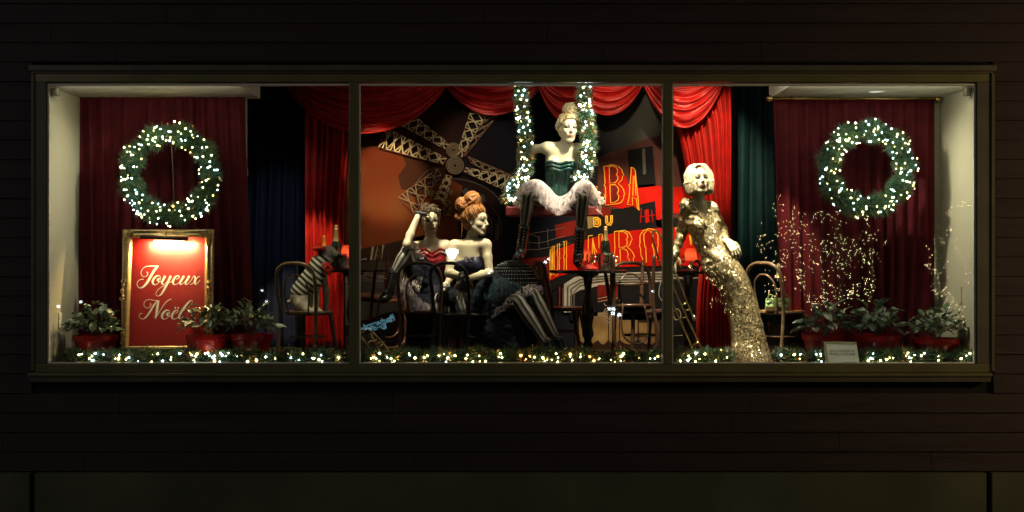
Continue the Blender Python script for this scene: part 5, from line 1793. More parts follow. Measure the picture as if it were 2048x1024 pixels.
M_silver = mat('silver_lettering', (.80, .79, .68), .6)
script_strokes(J + Oo + Y_ + E_ + U_ + X_, 260, 520, 0, FP, .0062).obj('lettering', M_silver, sg)
N_ = [[(525,210,12),(538,255,16),(500,315,13),(430,330,12),(370,285,13),(362,215,13),(410,140,13),(500,115,14),(620,135,14),(740,150,14)],
      [(740,140,14),(680,180,26),(610,270,40),(520,420,42),(430,545,40),(350,610,20),(280,600,14),(240,550,13),(250,490,14),(315,468,18)],
      [(738,140,34),(710,280,62),(690,430,60),(650,600,26)], [(650,600,26),(740,460,14),(850,280,18),(950,160,18),(1060,100,18)]]
On = [[(x + 238, y - 15, w) for x, y, w in st] for st in Oo]
En = [[(x - 30, y - 15, w) for x, y, w in st] for st in E_]
En = [[(1150,478,14),(1205,455,16),(1230,410,20),(1200,388,22),(1130,428,46),(1078,528,58),(1088,590,44),(1130,616,18),(1190,598,12),(1260,540,12)]]
Dn = [[(1150,330,50),(1180,330,50)], [(1225,330,50),(1255,330,50)]]
Ln = [[(1240,560,14),(1330,440,14),(1400,380,12),(1500,310,12),(1575,235,12),(1600,165,14),(1565,138,18),(1500,190,44),(1410,300,56),(1320,430,58),(1262,550,56),(1270,600,30),(1320,590,14),(1380,540,12)]]
script_strokes(N_ + On + En + Dn + Ln, 260, 590, 0, FP, .0062).obj('lettering', M_silver, sg)
pl = thing('picture_light', FP(335, 474), 'dark tubular picture light shining down on the red sign', 'lamp')
a, b = FP(287, 474.5) + Vector((0, -.10, 0)), FP(381, 478) + Vector((0, -.10, 0))
a.z += .0; 
MB().tube([a, b], .019, 12).obj('lamp_tube', mat('lamp_bronze', (.05, .022, .012), .4, .5), pl, True)
MB().tube([a.lerp(b, .5), a.lerp(b, .5) + Vector((.0, .05, .045)), FP(333, 462) + Vector((0, -.03, .0))], .005, 6, smooth=4).obj('arm', M_brass, pl, True)
lo_ = Vector((FP(346, 478).x, (a.y + b.y) / 2 + .008, min(a.z, b.z) - .016))
MB().box(lo_ - Vector((.15, .006, .003)), lo_ + Vector((.13, .006, .003))).obj('bulb', glow('picture_light_lamp', (1, .74, .40), 10), pl)
light('picture_light_lamp', 'AREA', lo_ + Vector((0, .016, -.010)), 17, (1, .66, .30), Vector((lo_.x, 0, 0)) + Vector((0, FP(346, 500).y, FP(346, 500).z)), sx=.40, sy=.02)

# ------------------------------------------------------------------ potted plants with separate leaves
M_leaf = mat('variegated_leaf', (.55, .60, .45), .38, var=.5, vscale=30, base2=(.06, .15, .08), coat=.3)
M_leaf2 = mat('dark_green_leaf', (.12, .22, .11), .4, var=.5, vscale=20, base2=(.04, .09, .05), coat=.3)
M_leafr = mat('red_tinged_leaf', (.09, .04, .035), .5, var=.4, vscale=25)
M_pot = mat('red_plastic_pot', (.42, .008, .006), .35, var=.15, vscale=5)
def leaf_mesh(L, W, bend, ripple, seed):
    rr = random.Random(seed); vs = []; fs = []; n = 7
    for i in range(n + 1):
        t = i / n; w = W * math.sin(math.pi * min(1, t * .93 + .05)) ** .8
        y = -bend * t * t
        for q in (-1, -.5, 0, .5, 1):
            vs.append((L * t, w * q, y + abs(q) * w * .45 + ripple * math.sin(t * 11 + q * 3 + seed) * abs(q)))
    for i in range(n):
        for j in range(4): fs.append((i*5+j, i*5+j+1, i*5+j+6, i*5+j+5))
    me = fast_mesh('leaf', vs, fs); me.shade_smooth()
    return me
leaf_meshes = []
for i, m_ in enumerate((M_leaf, M_leaf, M_leaf2, M_leaf2, M_leafr)):
    me = leaf_mesh((.105, .12, .10, .085, .05)[i], (.030, .034, .028, .026, .018)[i], (.03, .05, .02, .04, .01)[i], .006, i); me.materials.append(m_); leaf_meshes.append(me)
def pot_plant(px, d, label, seed, rim=672, wtop=40, spread=.27, n=86, lift=.25):
    base = Vector((P(px, 0, d).x, d, FZ))
    t = thing('potted_plant', base, label, 'plant', 'variegated plants in red pots')
    zr = P(px, rim, d).z; w = wtop * (CAMD + d) / CAMD / SC
    MB().lathe([(w * .70, FZ), (w * .95, zr - .05), (w * 1.04, zr - .045), (w * 1.06, zr), (w * .98, zr), (w * .94, zr - .03), (.001, zr - .03)], (base.x, d, 0), 28).obj('pot', M_pot, t, True, auto=40)
    rr = random.Random(seed); st = MB()
    for i in range(14):
        a = rr.random() * 6.283; e = base + Vector((math.cos(a) * spread * .7, math.sin(a) * spread * .5, zr - FZ + lift * rr.uniform(.3, 1)))
        s0 = Vector((base.x, d, zr - .03))
        st.tube([s0, s0.lerp(e, .5) + Vector((0, 0, .05)), e], .004, 5, smooth=3)
    st.obj('stems', M_leaf2, t, True)
    for i in range(n):
        a = rr.random() * 6.283; q = rr.random() ** .6
        me = leaf_meshes[rr.choice((0, 0, 1, 1, 2, 2, 3, 4))]
        o = bpy.data.objects.new('leaf', me); col.objects.link(o); o.parent = t
        r_ = spread * q
        o.location = (r_ * .72 * math.cos(a), r_ * .55 * math.sin(a) - .03, zr - FZ + .01 + lift * (1 - q * q * .75) * rr.uniform(.35, 1.1))
        o.rotation_euler = (rr.uniform(-.7, .7), rr.uniform(-1.2, .35) , a + rr.uniform(-.6, .6))
        o.scale = (rr.uniform(.62, 1.05),) * 3
    be = MB()
    for i in range(10):
        a = rr.random() * 6.283
        be.ball(base + Vector((spread * .6 * math.cos(a), spread * .4 * math.sin(a) - .05, zr - FZ + lift * .9 * rr.random() + .02)), .009, 6)
    stuff(be.obj('berries', M_leafr, t, True))
    return t
pot_plant(190, .42, 'variegated plant in a bright red pot beside the left edge of the framed sign', 41, 670, 42, .30, 100)
pot_plant(415, .36, 'dim variegated plant in a red pot covering the lower right corner of the sign', 42, 668, 42, .28, 90)
pot_plant(503, .44, 'shadowed variegated plant in a red pot between the sign and the dog chair', 43, 668, 42, .28, 90)
pot_plant(1648, .48, 'lush variegated plant in a red pot standing behind the small white card', 44, 668, 42, .28, 100)
pot_plant(1752, .42, 'variegated plant in a bright red pot, middle one of the three on the right', 45, 670, 44, .28, 90)
pot_plant(1872, .40, 'variegated plant in a red pot in front of the cream wall at the right end', 46, 676, 46, .31, 100)

# ------------------------------------------------------------------ small card
def CP(x, y): return P(x, y, .08 + .15 * (727 - y) / 45)
cd = thing('card_stand', P(1683, 727, .12), 'small white credit card sign in a thin frame propped on the sill', 'card')
q = [CP(1652, 687), CP(1713, 688), CP(1719, 727), CP(1657, 727)]
MB().prism([q[0], q[3], q[2], q[1]], .004).obj('card', M_white, cd)
q = [CP(1647, 683), CP(1713, 683.5), CP(1713, 688), CP(1652, 687)]
MB().prism([q[0], q[3], q[2], q[1]], .010).obj('frame_edge', M_bronze, cd)
q = [CP(1647, 683), CP(1652, 687), CP(1657, 727), CP(1650, 727)]
MB().prism([q[0], q[3], q[2], q[1]], .010).obj('frame_edge', M_bronze, cd)
def text(body, px, py, d, size, m, par, name='lettering', rotx=90, extr=.0004, align='CENTER', sx=1.0):
    cu = bpy.data.curves.new(name, 'FONT'); cu.body = body; cu.size = size; cu.align_x = align; cu.align_y = 'CENTER'; cu.extrude = extr
    o = bpy.data.objects.new(name, cu); col.objects.link(o)
    dg = bpy.context.evaluated_depsgraph_get()
    me = bpy.data.meshes.new_from_object(o.evaluated_get(dg))
    bpy.data.objects.remove(o)
    me.transform(Matrix.Diagonal((sx, 1, 1, 1)))
    me.transform(Matrix.Rotation(R(rotx), 4, 'X')); me.transform(Matrix.Translation(P(px, py, d)))
    me.materials.clear()
    return link(me, name, m, par)
M_ink = mat('card_ink', (.10, .12, .09), .8)
text('GOWN COURTESY OF', 1684, 702, .158, .032, M_ink, cd, rotx=52, extr=.0008, sx=.66)
text('PAMELLA ROLAND', 1685, 708.5, .1365, .040, M_ink, cd, rotx=52, extr=.0008, sx=.66)

# ------------------------------------------------------------------ bentwood chairs (floor at z=0, facing -Y)
def chair_parts(root, mwood=None, mseat=None, loops=True, seat_h=.46):
    mw = mwood or M_wood; ms = mseat or mw
    loc = Vector(root.location)
    T = lambda pts: [Vector(p) + loc for p in pts]
    o = MB().tube(T([(-.19, .25, 0), (-.185, .21, .25), (-.185, .195, seat_h), (-.200, .225, .68), (-.185, .255, .84), (-.10, .268, .905), (0, .270, .915),
                 (.10, .268, .905), (.185, .255, .84), (.200, .225, .68), (.185, .195, seat_h), (.185, .21, .25), (.19, .25, 0)]), [.0165] * 13, 10, smooth=5).obj('back_frame', mw, root, True)
    if loops:
        MB().tube(T([(-.10, .19, seat_h), (-.125, .215, .62), (-.11, .24, .74), (-.05, .255, .80), (0, .258, .81), (.05, .255, .80), (.11, .24, .74), (.125, .215, .62), (.10, .19, seat_h)]), .009, 8, smooth=5).obj('inner_hoop', mw, root, True)
    ring = T([(.205 * math.cos(a * .3927), .205 * math.sin(a * .3927), seat_h) for a in range(16)])
    MB().tube(ring, .019, 8, closed=True).obj('seat_ring', mw, root, True)
    MB().lathe([(.0005, seat_h + .016), (.10, seat_h + .012), (.195, seat_h + .016), (.20, seat_h - .006), (.0005, seat_h - .008)], loc, 28).obj('seat', ms, root, True)
    for s_ in (-1, 1):
        MB().tube(T([(s_ * .150, -.135, seat_h - .02), (s_ * .165, -.165, .25), (s_ * .195, -.215, 0)]), [.022, .019, .015], 8, smooth=4).obj('leg', mw, root, True)
    MB().tube(T([(.165 * math.cos(a * .3927), .02 + .165 * math.sin(a * .3927), .24) for a in range(16)]), .008, 6, closed=True).obj('brace_ring', mw, root, True)
def chair(px, d, yaw, label, mwood=None, mseat=None, loops=True, z=0, flip=False, tilt=0, group='bentwood cafe chairs', seat_h=.46, dx=0):
    b = Vector((P(px, 0, d).x + dx, d, FZ + z))
    t = thing('bentwood_chair', b, label, 'chair', group)
    chair_parts(t, mwood, mseat, loops, seat_h)
    t.rotation_euler = (R(180 if flip else 0) + R(tilt), 0, R(yaw))
    return t
chair(618, .80, 158, 'pale worn bentwood chair on which the striped shirt pug figure sits')
chair(846, 1.02, 176, 'dark bentwood chair with hoop back in front of the red bodice mannequin', M_woodd)
chair(926, .86, 150, 'black bentwood chair whose back the black dress mannequin leans over', mat('black_bentwood', (.012, .010, .010), .25, coat=.5), None, False, seat_h=.44)
chair(1128, 1.75, 100, 'red brown bentwood chair beside the pedestal of the middle table', M_woodr)
chair(1283, 1.02, 20, 'upright brown bentwood chair carrying an upturned chair, right of the middle table', M_woodd, None, True)
chair(1256, 1.02, 8, 'upturned dark bentwood chair with its legs in the air before the sign letters', M_woodd, None, True, z=.96, flip=True, tilt=-6)
chair(764, 1.75, 35, 'upturned brown bentwood chair behind the knee of the red bodice mannequin', M_woodr, None, True, z=1.02, flip=True, tilt=8)
chair(1562, .92, 130, 'bentwood chair with orange seat holding the green handbag', M_wood, mat('orange_seat', (.75, .28, .03), .5), True)

# ------------------------------------------------------------------ tables, bottles, lamps, glassware
M_glass = thin_glass('drinking_glass', (.93, .95, .93), 2.2)
M_bottle = mat('bottle_glass', (.008, .012, .008), .08, coat=1)
M_foil = mat('gold_foil', (.62, .46, .20), .3, .8, bump=.4, bscale=60)
M_orangef = mat('orange_foil', (.80, .28, .03), .4, .3)
M_ice = mat('silver_bucket', (.62, .58, .50), .18, .95, bump=.9, bscale=30)
def table(px, py, d, r, label, mt=None):
    top = P(px, py, d); mt = mt or M_tabl
    t = thing('cafe_table', (top.x, d, FZ), label, 'table', 'round black pedestal tables')
    z = top.z
    MB().lathe([(.001, z), (r - .01, z), (r, z - .006), (r, z - .022), (r - .015, z - .030), (.001, z - .030)], (top.x, d, 0), 40).obj('tabletop', mt, t, True, auto=30)
    h = z - .03 - FZ
    MB().lathe([(.10, h), (.10, h - .02), (.045, h - .04), (.030, h * .80), (.036, h * .72), (.050, h * .62), (.055, h * .50), (.040, h * .40), (.050, h * .34), (.055, h * .30),
                (.032, h * .24), (.048, h * .18), (.030, h * .12), (.07, .06), (.14, .03), (.20, .02), (.21, 0)], (top.x, d, FZ), 24).obj('pedestal', mt, t, True)
    for q in range(3):
        a = q * 2.094 + .5
        MB().tube([Vector((top.x, d, FZ + .09)), Vector((top.x + .14 * math.cos(a), d + .14 * math.sin(a), FZ + .06)), Vector((top.x + .24 * math.cos(a), d + .24 * math.sin(a), FZ + .018))], [.022, .02, .016], 8, smooth=3).obj('foot', mt, t, True)
    return z
zt1 = table(705, 538, 1.30, .33, 'round black table with champagne bottles behind the first mullion')
zt2 = table(1176, 540, .98, .36, 'round black table below the letters, where the laced boot stands')
zt3 = table(1376, 541, 1.05, .24, 'round black table on which the gold gown mannequin leans her hand')
def bottle(px, d, z, label, foil=M_foil, k=1.0, tilt=0, tag_=True, neckf=True):
    b = Vector((P(px, 0, d).x, d, z))
    t = thing('champagne_bottle', b, label, 'bottle', 'champagne bottles on the tables')
    k2 = k
    pr = [(.001, .0), (.042, .0), (.044, .02), (.044, .15), (.040, .18), (.026, .215), (.0165, .25), (.0150, .285)]
    MB().lathe([(r_ * k2, z_ * k2) for r_, z_ in pr], b, 24).obj('glass', M_bottle, t, True)
    pr = [(.0275, .214), (.0182, .25), (.0165, .285), (.0185, .30), (.0185, .312), (.013, .318), (.001, .319)]
    MB().lathe([(r_ * k2, z_ * k2) for r_, z_ in pr], b, 20).obj('foil', foil, t, True)
    if neckf:
        MB().ball(b + Vector((0, 0, .325 * k)), .017 * k, 10).obj('cork', mat('cork', (.35, .22, .12), .7), t, True)
        MB().tube([b + Vector((.018 * math.cos(a), .018 * math.sin(a), .31)) * 1 if False else b + Vector((.019 * k * math.cos(a), .019 * k * math.sin(a), .308 * k)) for a in (0, 1.05, 2.1, 3.14, 4.2, 5.25)], .0022, 5, closed=True).obj('wire_cage', M_ice, t)
    else:
        MB().lathe([(.001, .12 * k), (.0455 * k, .12 * k), (.0455 * k, .06 * k), (.001, .06 * k)], b, 20).obj('label', M_orangef, t, True)
    return t
bottle(672, 1.22, zt1 + .004, 'tall champagne bottle with gold foil neck, on the left table', M_foil, 1.22)
bottle(648, 1.28, zt1 + .004, 'bottle with bright orange foil behind the dog, on the left table', M_orangef, 1.0, neckf=False)
bottle(1211, .88, zt2 + .05, 'champagne bottle standing in the ice bucket before the letter N', M_foil, 1.05)
bottle(1349, 1.0, zt3 + .004, 'bottle with orange label beside the mullion on the right table', M_orangef, .8, neckf=False)
def bucket(px, d, z, r, h, label):
    b = Vector((P(px, 0, d).x, d, z))
    t = thing('ice_bucket', b, label, 'ice bucket')
    MB().lathe([(.001, .0), (r * .72, .0), (r * .76, .01), (r, h), (r * 1.05, h + .006), (r * 1.0, h + .002), (r * .74, .02), (.001, .02)], b, 28).obj('bucket', M_ice, t, True)
    for s_ in (-1, 1):
        MB().tube([b + Vector((s_ * (r * .93), 0, h * .8)), b + Vector((s_ * (r + .03), 0, h * .85)), b + Vector((s_ * (r + .028), 0, h * .6)), b + Vector((s_ * (r * .86), 0, h * .6))], .005, 6, smooth=4).obj('handle', M_ice, t, True)
    rr = random.Random(3); mb = MB()
    for i in range(9):
        a = rr.random() * 6.28; q = r * .7 * rr.random() ** .5
        c = b + Vector((q * math.cos(a), q * math.sin(a), h + .003))
        M4 = Matrix.Translation(c) @ Matrix.Rotation(rr.random() * 3, 4, Vector((rr.random(), rr.random(), .5)))
        mb.box((-.014, -.014, -.014), (.014, .014, .014), M4)
    stuff(mb.obj('ice_cubes', M_ice, t))
    return t
bucket(1211, .88, zt2 + .001, .082, .145, 'hammered silver ice bucket holding the bottle on the middle table')
bucket(681, 1.12, zt1 + .001, .070, .12, 'small silver bucket next to the lamp on the left table')
def lamp(px, d, z, label, k=1.0, on=3.0):
    b = Vector((P(px, 0, d).x, d, z))
    t = thing('table_lamp', b, label, 'lamp', 'small red shaded table lamps')
    MB().lathe([(.001, 0), (.045 * k, 0), (.045 * k, .008), (.012 * k, .02), (.008 * k, .09 * k), (.014 * k, .10 * k)], b, 20).obj('stand', M_ice, t, True)
    MB().lathe([(.075 * k, .095 * k), (.045 * k, .22 * k)], b, 28).obj('shade', red_shade, t, True)
    MB().ball(b + Vector((0, 0, .135 * k)), .020 * k, 10).obj('bulb', glow('lamp_bulb', (1, .75, .45), 18), t, True)
    return t
red_shade = bpy.data.materials.new('red_lamp_shade'); red_shade.use_nodes = True
nt = red_shade.node_tree; nt.nodes.clear()
_d = nt.nodes.new('ShaderNodeBsdfDiffuse'); _d.inputs[0].default_value = (.75, .035, .015, 1)
_t = nt.nodes.new('ShaderNodeBsdfTranslucent'); _t.inputs[0].default_value = (.95, .16, .07, 1)
_x = nt.nodes.new('ShaderNodeMixShader'); _x.inputs[0].default_value = .6; _o = nt.nodes.new('ShaderNodeOutputMaterial')
nt.links.new(_d.outputs[0], _x.inputs[1]); nt.links.new(_t.outputs[0], _x.inputs[2]); nt.links.new(_x.outputs[0], _o.inputs[0])
lamp(695, 1.14, zt1 + .005, 'red shaded lamp half hidden by the first mullion on the left table', 1.0)
lamp(1172, 1.12, zt2 + .005, 'red shaded lamp glowing behind the laced boot on the middle table', .85)
lamp(1381, 1.0, zt3 + .005, 'red shaded lamp under the arm of the gold gown mannequin', .92)
def wineglass(px, d, z, label, k=1.0):
    b = Vector((P(px, 0, d).x, d, z))
    o = MB().lathe([(.001, .003), (.030 * k, .001), (.030 * k, .004), (.006 * k, .008), (.004 * k, .05 * k), (.006 * k, .062 * k), (.026 * k, .075 * k), (.035 * k, .105 * k), (.031 * k, .145 * k)], b, 20).obj('wine_glass', M_glass, None, True, origin=b)
    return tag(o, label, 'glass', 'empty wine glasses on the tables')
wineglass(660, 1.10, zt1 + .001, 'wine glass at the near edge of the left table, in front of the tall bottle')
wineglass(686, 1.02, zt1 + .001, 'wine glass between the silver bucket and the lamp on the left table')
wineglass(1188, .86, zt2 + .001, 'wine glass beside the ice bucket on the middle table', 1.05)
wineglass(1180, .72, zt2 + .001, 'wine glass nearest to the laced boot on the middle table')
wineglass(1363, .92, zt3 + .001, 'wine glass beside the bottle on the right table')
g = Vector((P(1386, 0, .9).x, .9, zt3 + .036))
gt = thing('wine_glass', g, 'wine glass lying on its side below the lamp on the right table', 'glass', 'empty wine glasses on the tables')
MB().lathe([(.001, -.05), (.032, -.049), (.006, -.045), (.005, 0), (.03, .012), (.042, .045), (.036, .09)], g, 20).obj('bowl', M_glass, gt, True)
gt.rotation_euler = (R(68), 0, R(24))
hat = thing('red_hat', Vector((P(1163, 0, .66).x, .70, zt2)), 'small red and orange cap lying on the middle table behind the boot', 'hat')
hp = Vector((P(1176, 0, .70).x, .74, zt2))
hat.location = hp
MB().lathe([(.09, .004), (.10, .01), (.085, .02), (.07, .035), (.05, .05), (.001, .058)], hp, 20).obj('crown', mat('red_felt', (.55, .02, .01), .6), hat, True)
MB().ball(hp + Vector((-.07, -.01, .045)), (.028, .03, .045), 10).obj('orange_band', M_orangef, hat, True)

# ------------------------------------------------------------------ dog in a striped shirt on the left chair
def dog():
    b = Vector((P(612, 0, .95).x, .95, FZ + .475))
    t = thing('toy_dog', b, 'grey pug figure in a striped shirt, red beret and red neckerchief on a chair', 'dog figure')
    M_fur = mat('pug_fur', (.42, .40, .33), .8, var=.4, vscale=22, bump=.4, bscale=120)
    M_dkfur = mat('pug_mask', (.03, .028, .026), .7)
    Q = lambda x, y, d=.95: P(x, y, d)
    S = SDF(.006)
    # rump on the seat, chest leaning to the table edge, head on the table
    S.ell(Q(606, 600), (.105, .10, .12), None, .04)
    S.cap(Q(604, 590), Q(640, 530), .100, .080, .05)
    S.cap(Q(640, 530), Q(652, 515, .98), .080, .060, .04)
    S.ell(Q(655, 505, 1.0), (.082, .070, .066), None, .03)
    S.ell(Q(672, 510, 1.0), (.045, .045, .036), None, .02)
    S.cap(Q(636, 535, .88), Q(634, 570, .86), .040, .030, .02); S.cap(Q(634, 570, .86), Q(632, 618, .86), .030, .028, .02); S.cap(Q(632, 618, .86), Q(642, 624, .84), .028, .02, .02)
    S.cap(Q(645, 540, 1.03), Q(652, 580, 1.05), .038, .028, .02); S.cap(Q(652, 580, 1.05), Q(652, 622, 1.05), .028, .026, .02)
    S.cap(Q(602, 608, .87), Q(615, 622, .84), .06, .04, .03); S.cap(Q(610, 624, .86), Q(630, 626, .84), .032, .024, .02)
    S.cap(Q(588, 600, .95), Q(577, 604, .95), .022, .018, .02)
    sdf_obj(S, 'body', M_fur, t)
    B = SDF(.007)
    B.cap(Q(605, 585), Q(641, 530), .112, .092, .05); B.cap(Q(641, 530), Q(651, 519, .98), .090, .070, .04)
    B.cap(Q(636, 535, .88), Q(634, 568, .86), .048, .042, .02)
    B.clip((-.62, 0, -1), Q(600, 600))
    o = sdf_obj(B, 'striped_shirt', None, t)
    me = o.data; V = np.empty(len(me.vertices) * 3, np.float32); me.vertices.foreach_get('co', V); V = V.reshape(-1, 3)
    a = (Q(641, 530) - Q(605, 585)).normalized()
    u = V @ np.array(a) + .12 * V[:, 0]
    l = me.uv_layers.new(name='UVMap'); vi = np.empty(len(me.loops), np.int32); me.loops.foreach_get('vertex_index', vi)
    l.data.foreach_set('uv', np.stack([u[vi], u[vi]], 1).astype(np.float32).reshape(-1))
    me.materials.append(stripes_mat('black_white_stripes', (.012, .014, .012), (.50, .50, .42), 21, .8, 0, 0, .52))
    E = SDF(.005)
    E.ell(Q(678, 512, .98), (.024, .028, .022), None, .01)
    sdf_obj(E, 'muzzle', M_dkfur, t)
    for x, y, d in ((640, 505, .93), (648, 500, 1.05)):
        MB().ball(Q(x, y, d), (.022, .014, .034), 10).obj('ear', M_dkfur, t, True)
    h = thing('red_beret', Q(643, 500, .98), 'small orange red beret on the head of the pug figure', 'hat')
    MB().ball(Q(639, 497, .92), (.062, .060, .028), 14).obj('beret', mat('beret_red', (.70, .045, .012), .7), h, True)
    n = thing('neckerchief', Q(658, 535, .9), 'red neckerchief with hanging knot round the neck of the pug figure', 'neckerchief')
    mb = MB(); mr = mat('scarf_red', (.72, .03, .012), .6, bump=.5, bscale=50)
    mb.tube([Q(640, 527, .87), Q(654, 530, .88), Q(660, 524, .95), Q(655, 518, 1.05)], [.018, .022, .018, .014], 8, smooth=4)
    mb.obj('band', mr, n, True)
    for pts in ([Q(656, 530, .87), Q(662, 537, .86), Q(658, 546, .86), Q(664, 556, .86)], [Q(656, 530, .87), Q(650, 536, .86), Q(652, 545, .86)]):
        MB().tube(pts, [.012, .020, .014, .008][:len(pts)], 8, smooth=4).obj('knot_end', mr, n, True)
dog()

# ------------------------------------------------------------------ instruments
def inst(name, px, py, d, label, cat): return thing(name, P(px, py, d), label, cat)
tr = inst('trumpet', 752, 700, .42, 'tarnished brass trumpet leaning in the corner by the first mullion', 'trumpet')
M_oldbrass = mat('tarnished_brass', (.62, .47, .22), .34, .85, var=.4, vscale=16)
def T3(x, y, dd=0): return Z([(x, y)], 716, 620, 9.31)[0] + (.42 + dd,)
def TP(x, y, dd=0):
    a = T3(x, y, dd); return P(*a)
MB().tube([TP(90, 430), TP(120, 380), TP(190, 350), TP(240, 380), TP(350, 500), TP(480, 640), TP(570, 750), TP(640, 800), TP(710, 850)], [.012, .012, .012, .011, .010, .010, .009, .008, .010], 10, smooth=5).obj('leadpipe', M_oldbrass, tr, True)
MB().tube([TP(210, 440, .03), TP(260, 520, .03), TP(310, 610, .03), TP(420, 760, .03)], [.024, .017, .012, .009], 12, smooth=4).obj('bell_tube', M_oldbrass, tr, True)
MB().tube([TP(60, 500), TP(110, 570), TP(200, 700), TP(300, 820), TP(380, 870), TP(460, 870), TP(530, 810), TP(560, 750)], .010, 8, smooth=5).obj('tuning_slide', M_oldbrass, tr, True)
MB().tube([TP(200, 660), TP(190, 620), TP(240, 580), TP(290, 600), TP(430, 770)], .008, 8, smooth=5).obj('valve_slide', M_oldbrass, tr, True)
for k in range(3):
    MB().tube([TP(290 + 50 * k, 620 + 45 * k, -.01), TP(350 + 50 * k, 545 + 45 * k, -.01)], [.013, .012], 10).obj('valve', M_oldbrass, tr, True)
    MB().tube([TP(350 + 50 * k, 545 + 45 * k, -.01), TP(390 + 50 * k, 495 + 45 * k, -.01), TP(394 + 50 * k, 490 + 45 * k, -.01)], [.004, .004, .011], 8).obj('valve_button', M_ice, tr, True)
MB().lathe([(.005, 0), (.006, .03), (.012, .05), (.016, .055)], TP(60, 480), 16).obj('bell_rim', M_oldbrass, tr, True)
tb = inst('trombone', 1370, 690, .30, 'brass trombone leaning upright behind the second mullion next to the gold gown', 'trombone')
def K(x, y, dd=0): return P(x, y, .30 + dd)
MB().tube([K(1344, 534), K(1360, 568), K(1372, 600), K(1386, 634)], [.008, .008, .008, .008], 10, smooth=3).obj('receiver_tube', M_oldbrass, tb, True)
MB().tube([K(1386, 630, -.004), K(1388, 636, -.004), K(1390, 640, -.004)], [.010, .018, .023], 14).obj('mouthpiece', M_ice, tb, True)
MB().tube([K(1303, 470, .1), K(1309, 462, .1), K(1318, 466, .09), K(1330, 500, .06), K(1344, 565), K(1366, 618), K(1404, 700)], .0085, 10, smooth=4).obj('outer_slide', M_oldbrass, tb, True)
MB().tube([K(1303, 470, .1), K(1312, 500, .09), K(1326, 545, .05), K(1345, 606), K(1366, 655), K(1388, 705)], .0085, 10, smooth=4).obj('inner_slide', M_brass, tb, True)
for a, b in (((1362, 611), (1374, 606)), ((1368, 622), (1380, 619)), ((1361, 637), (1372, 634)), ((1386, 690), (1398, 684))):
    MB().tube([K(*a, -.004), K(*b, -.004)], .006, 8).obj('brace', M_brass, tb, True)
# mute / horn mouth hanging on the chair with the handbag
hn = inst('hunting_horn', 1555, 545, .70, 'small silver brass horn hung by its ring on the chair behind the handbag', 'horn')
MB().lathe([(.014, .075), (.017, .05), (.014, .03), (.018, -.01), (.026, -.035), (.042, -.048), (.044, -.05)], P(1557, 545, .70), 18).obj('horn_bell', M_giltflat, hn, True)
MB().ball(P(1557, 531, .70), .020, 10).obj('ring', M_giltflat, hn, True)

# ------------------------------------------------------------------ green handbag, stool drum
bg = thing('handbag', P(1553, 623, .80), 'green crocodile pattern handbag standing on the orange chair seat', 'handbag')
mg = mat('green_crocodile', (.17, .26, .075), .3, var=.45, vscale=34, bump=1.0, bscale=50, coat=.4)
def HB(x, y, d): return P(x, y, d)
vs = [HB(1530, 622, .72), HB(1581, 622, .72), HB(1577, 596, .78), HB(1531, 596, .78), HB(1530, 622, .95), HB(1581, 622, .95), HB(1577, 596, .88), HB(1531, 596, .88)]
o = MB().add(vs, [(0, 1, 2, 3), (5, 4, 7, 6), (3, 2, 6, 7), (0, 4, 5, 1), (0, 3, 7, 4), (1, 5, 6, 2)]).obj('bag_body', mg, bg)
b_ = o.modifiers.new('bevel', 'BEVEL'); b_.width = .014; b_.segments = 3; o.data.shade_smooth()
MB().box(HB(1532, 622, .715), HB(1579, 613, .725)).obj('base_strip', mat('bag_base', (.10, .055, .02), .5), bg)
for x0, x1 in ((1534, 1547), (1562, 1575)):
    MB().tube([HB(x0, 602, .745), HB(x0 + 3, 592, .74), HB((x0 + x1) / 2, 589, .74), HB(x1 + 2, 594, .735), HB(x1 + 4, 606, .73)], .0065, 8, smooth=5).obj('handle', mg, bg, True)
MB().tube([HB(1545, 600, .735), HB(1556, 610, .72), HB(1566, 600, .735)], .007, 8, smooth=5).obj('strap', mg, bg, True)
dr = thing('drum', P(1566, 690, .95), 'black drum shaped case under the chair with the handbag', 'drum')
c = P(1566, 640, 1.02)
MB().lathe([(.001, c.z - .02), (.15, c.z - .02), (.155, c.z - .035), (.15, c.z - .05), (.13, FZ + .03), (.135, FZ), (.001, FZ)], (c.x, .98, 0), 32).obj('shell', mat('drum_black', (.015, .010, .013), .4, coat=.3), dr, True)

# ------------------------------------------------------------------ studded black tub stool under the boot
sb = thing('studded_stool', P(1018, 700, 1.2), 'black leather domed stool with rows of shiny studs under the left boot', 'stool')
c = Vector((P(1026, 0, 1.2).x, 1.22, FZ))
zt_ = P(0, 521, 1.1).z - FZ
prof = [(.001, zt_), (.08, zt_ - .012), (.15, zt_ - .050), (.205, zt_ - .12), (.232, zt_ - .21), (.232, .30), (.21, .05), (.20, 0)]
MB().lathe(prof, c, 36).obj('dome', mat('black_leather', (.004, .004, .005), .85, spec=.1), sb, True)
stm = MB()
for q in range(26):
    a = math.pi + q * math.pi / 25
    for r_, z_ in ((.05, zt_ - .006), (.085, zt_ - .014), (.115, zt_ - .030), (.145, zt_ - .046), (.17, zt_ - .073), (.192, zt_ - .102), (.210, zt_ - .135), (.223, zt_ - .172), (.232, zt_ - .212)):
        stm.ball(c + Vector((r_ * math.cos(a), r_ * math.sin(a), z_ + .004)), .0050, 6)
stuff(stm.obj('studs', mat('steel_stud', (.34, .32, .30), .4, .5), sb, True))
sc_ = thing('scroll_armchair', P(1088, 690, 1.3), 'reddish bentwood scroll back standing between the studded stool and the sign', 'chair')
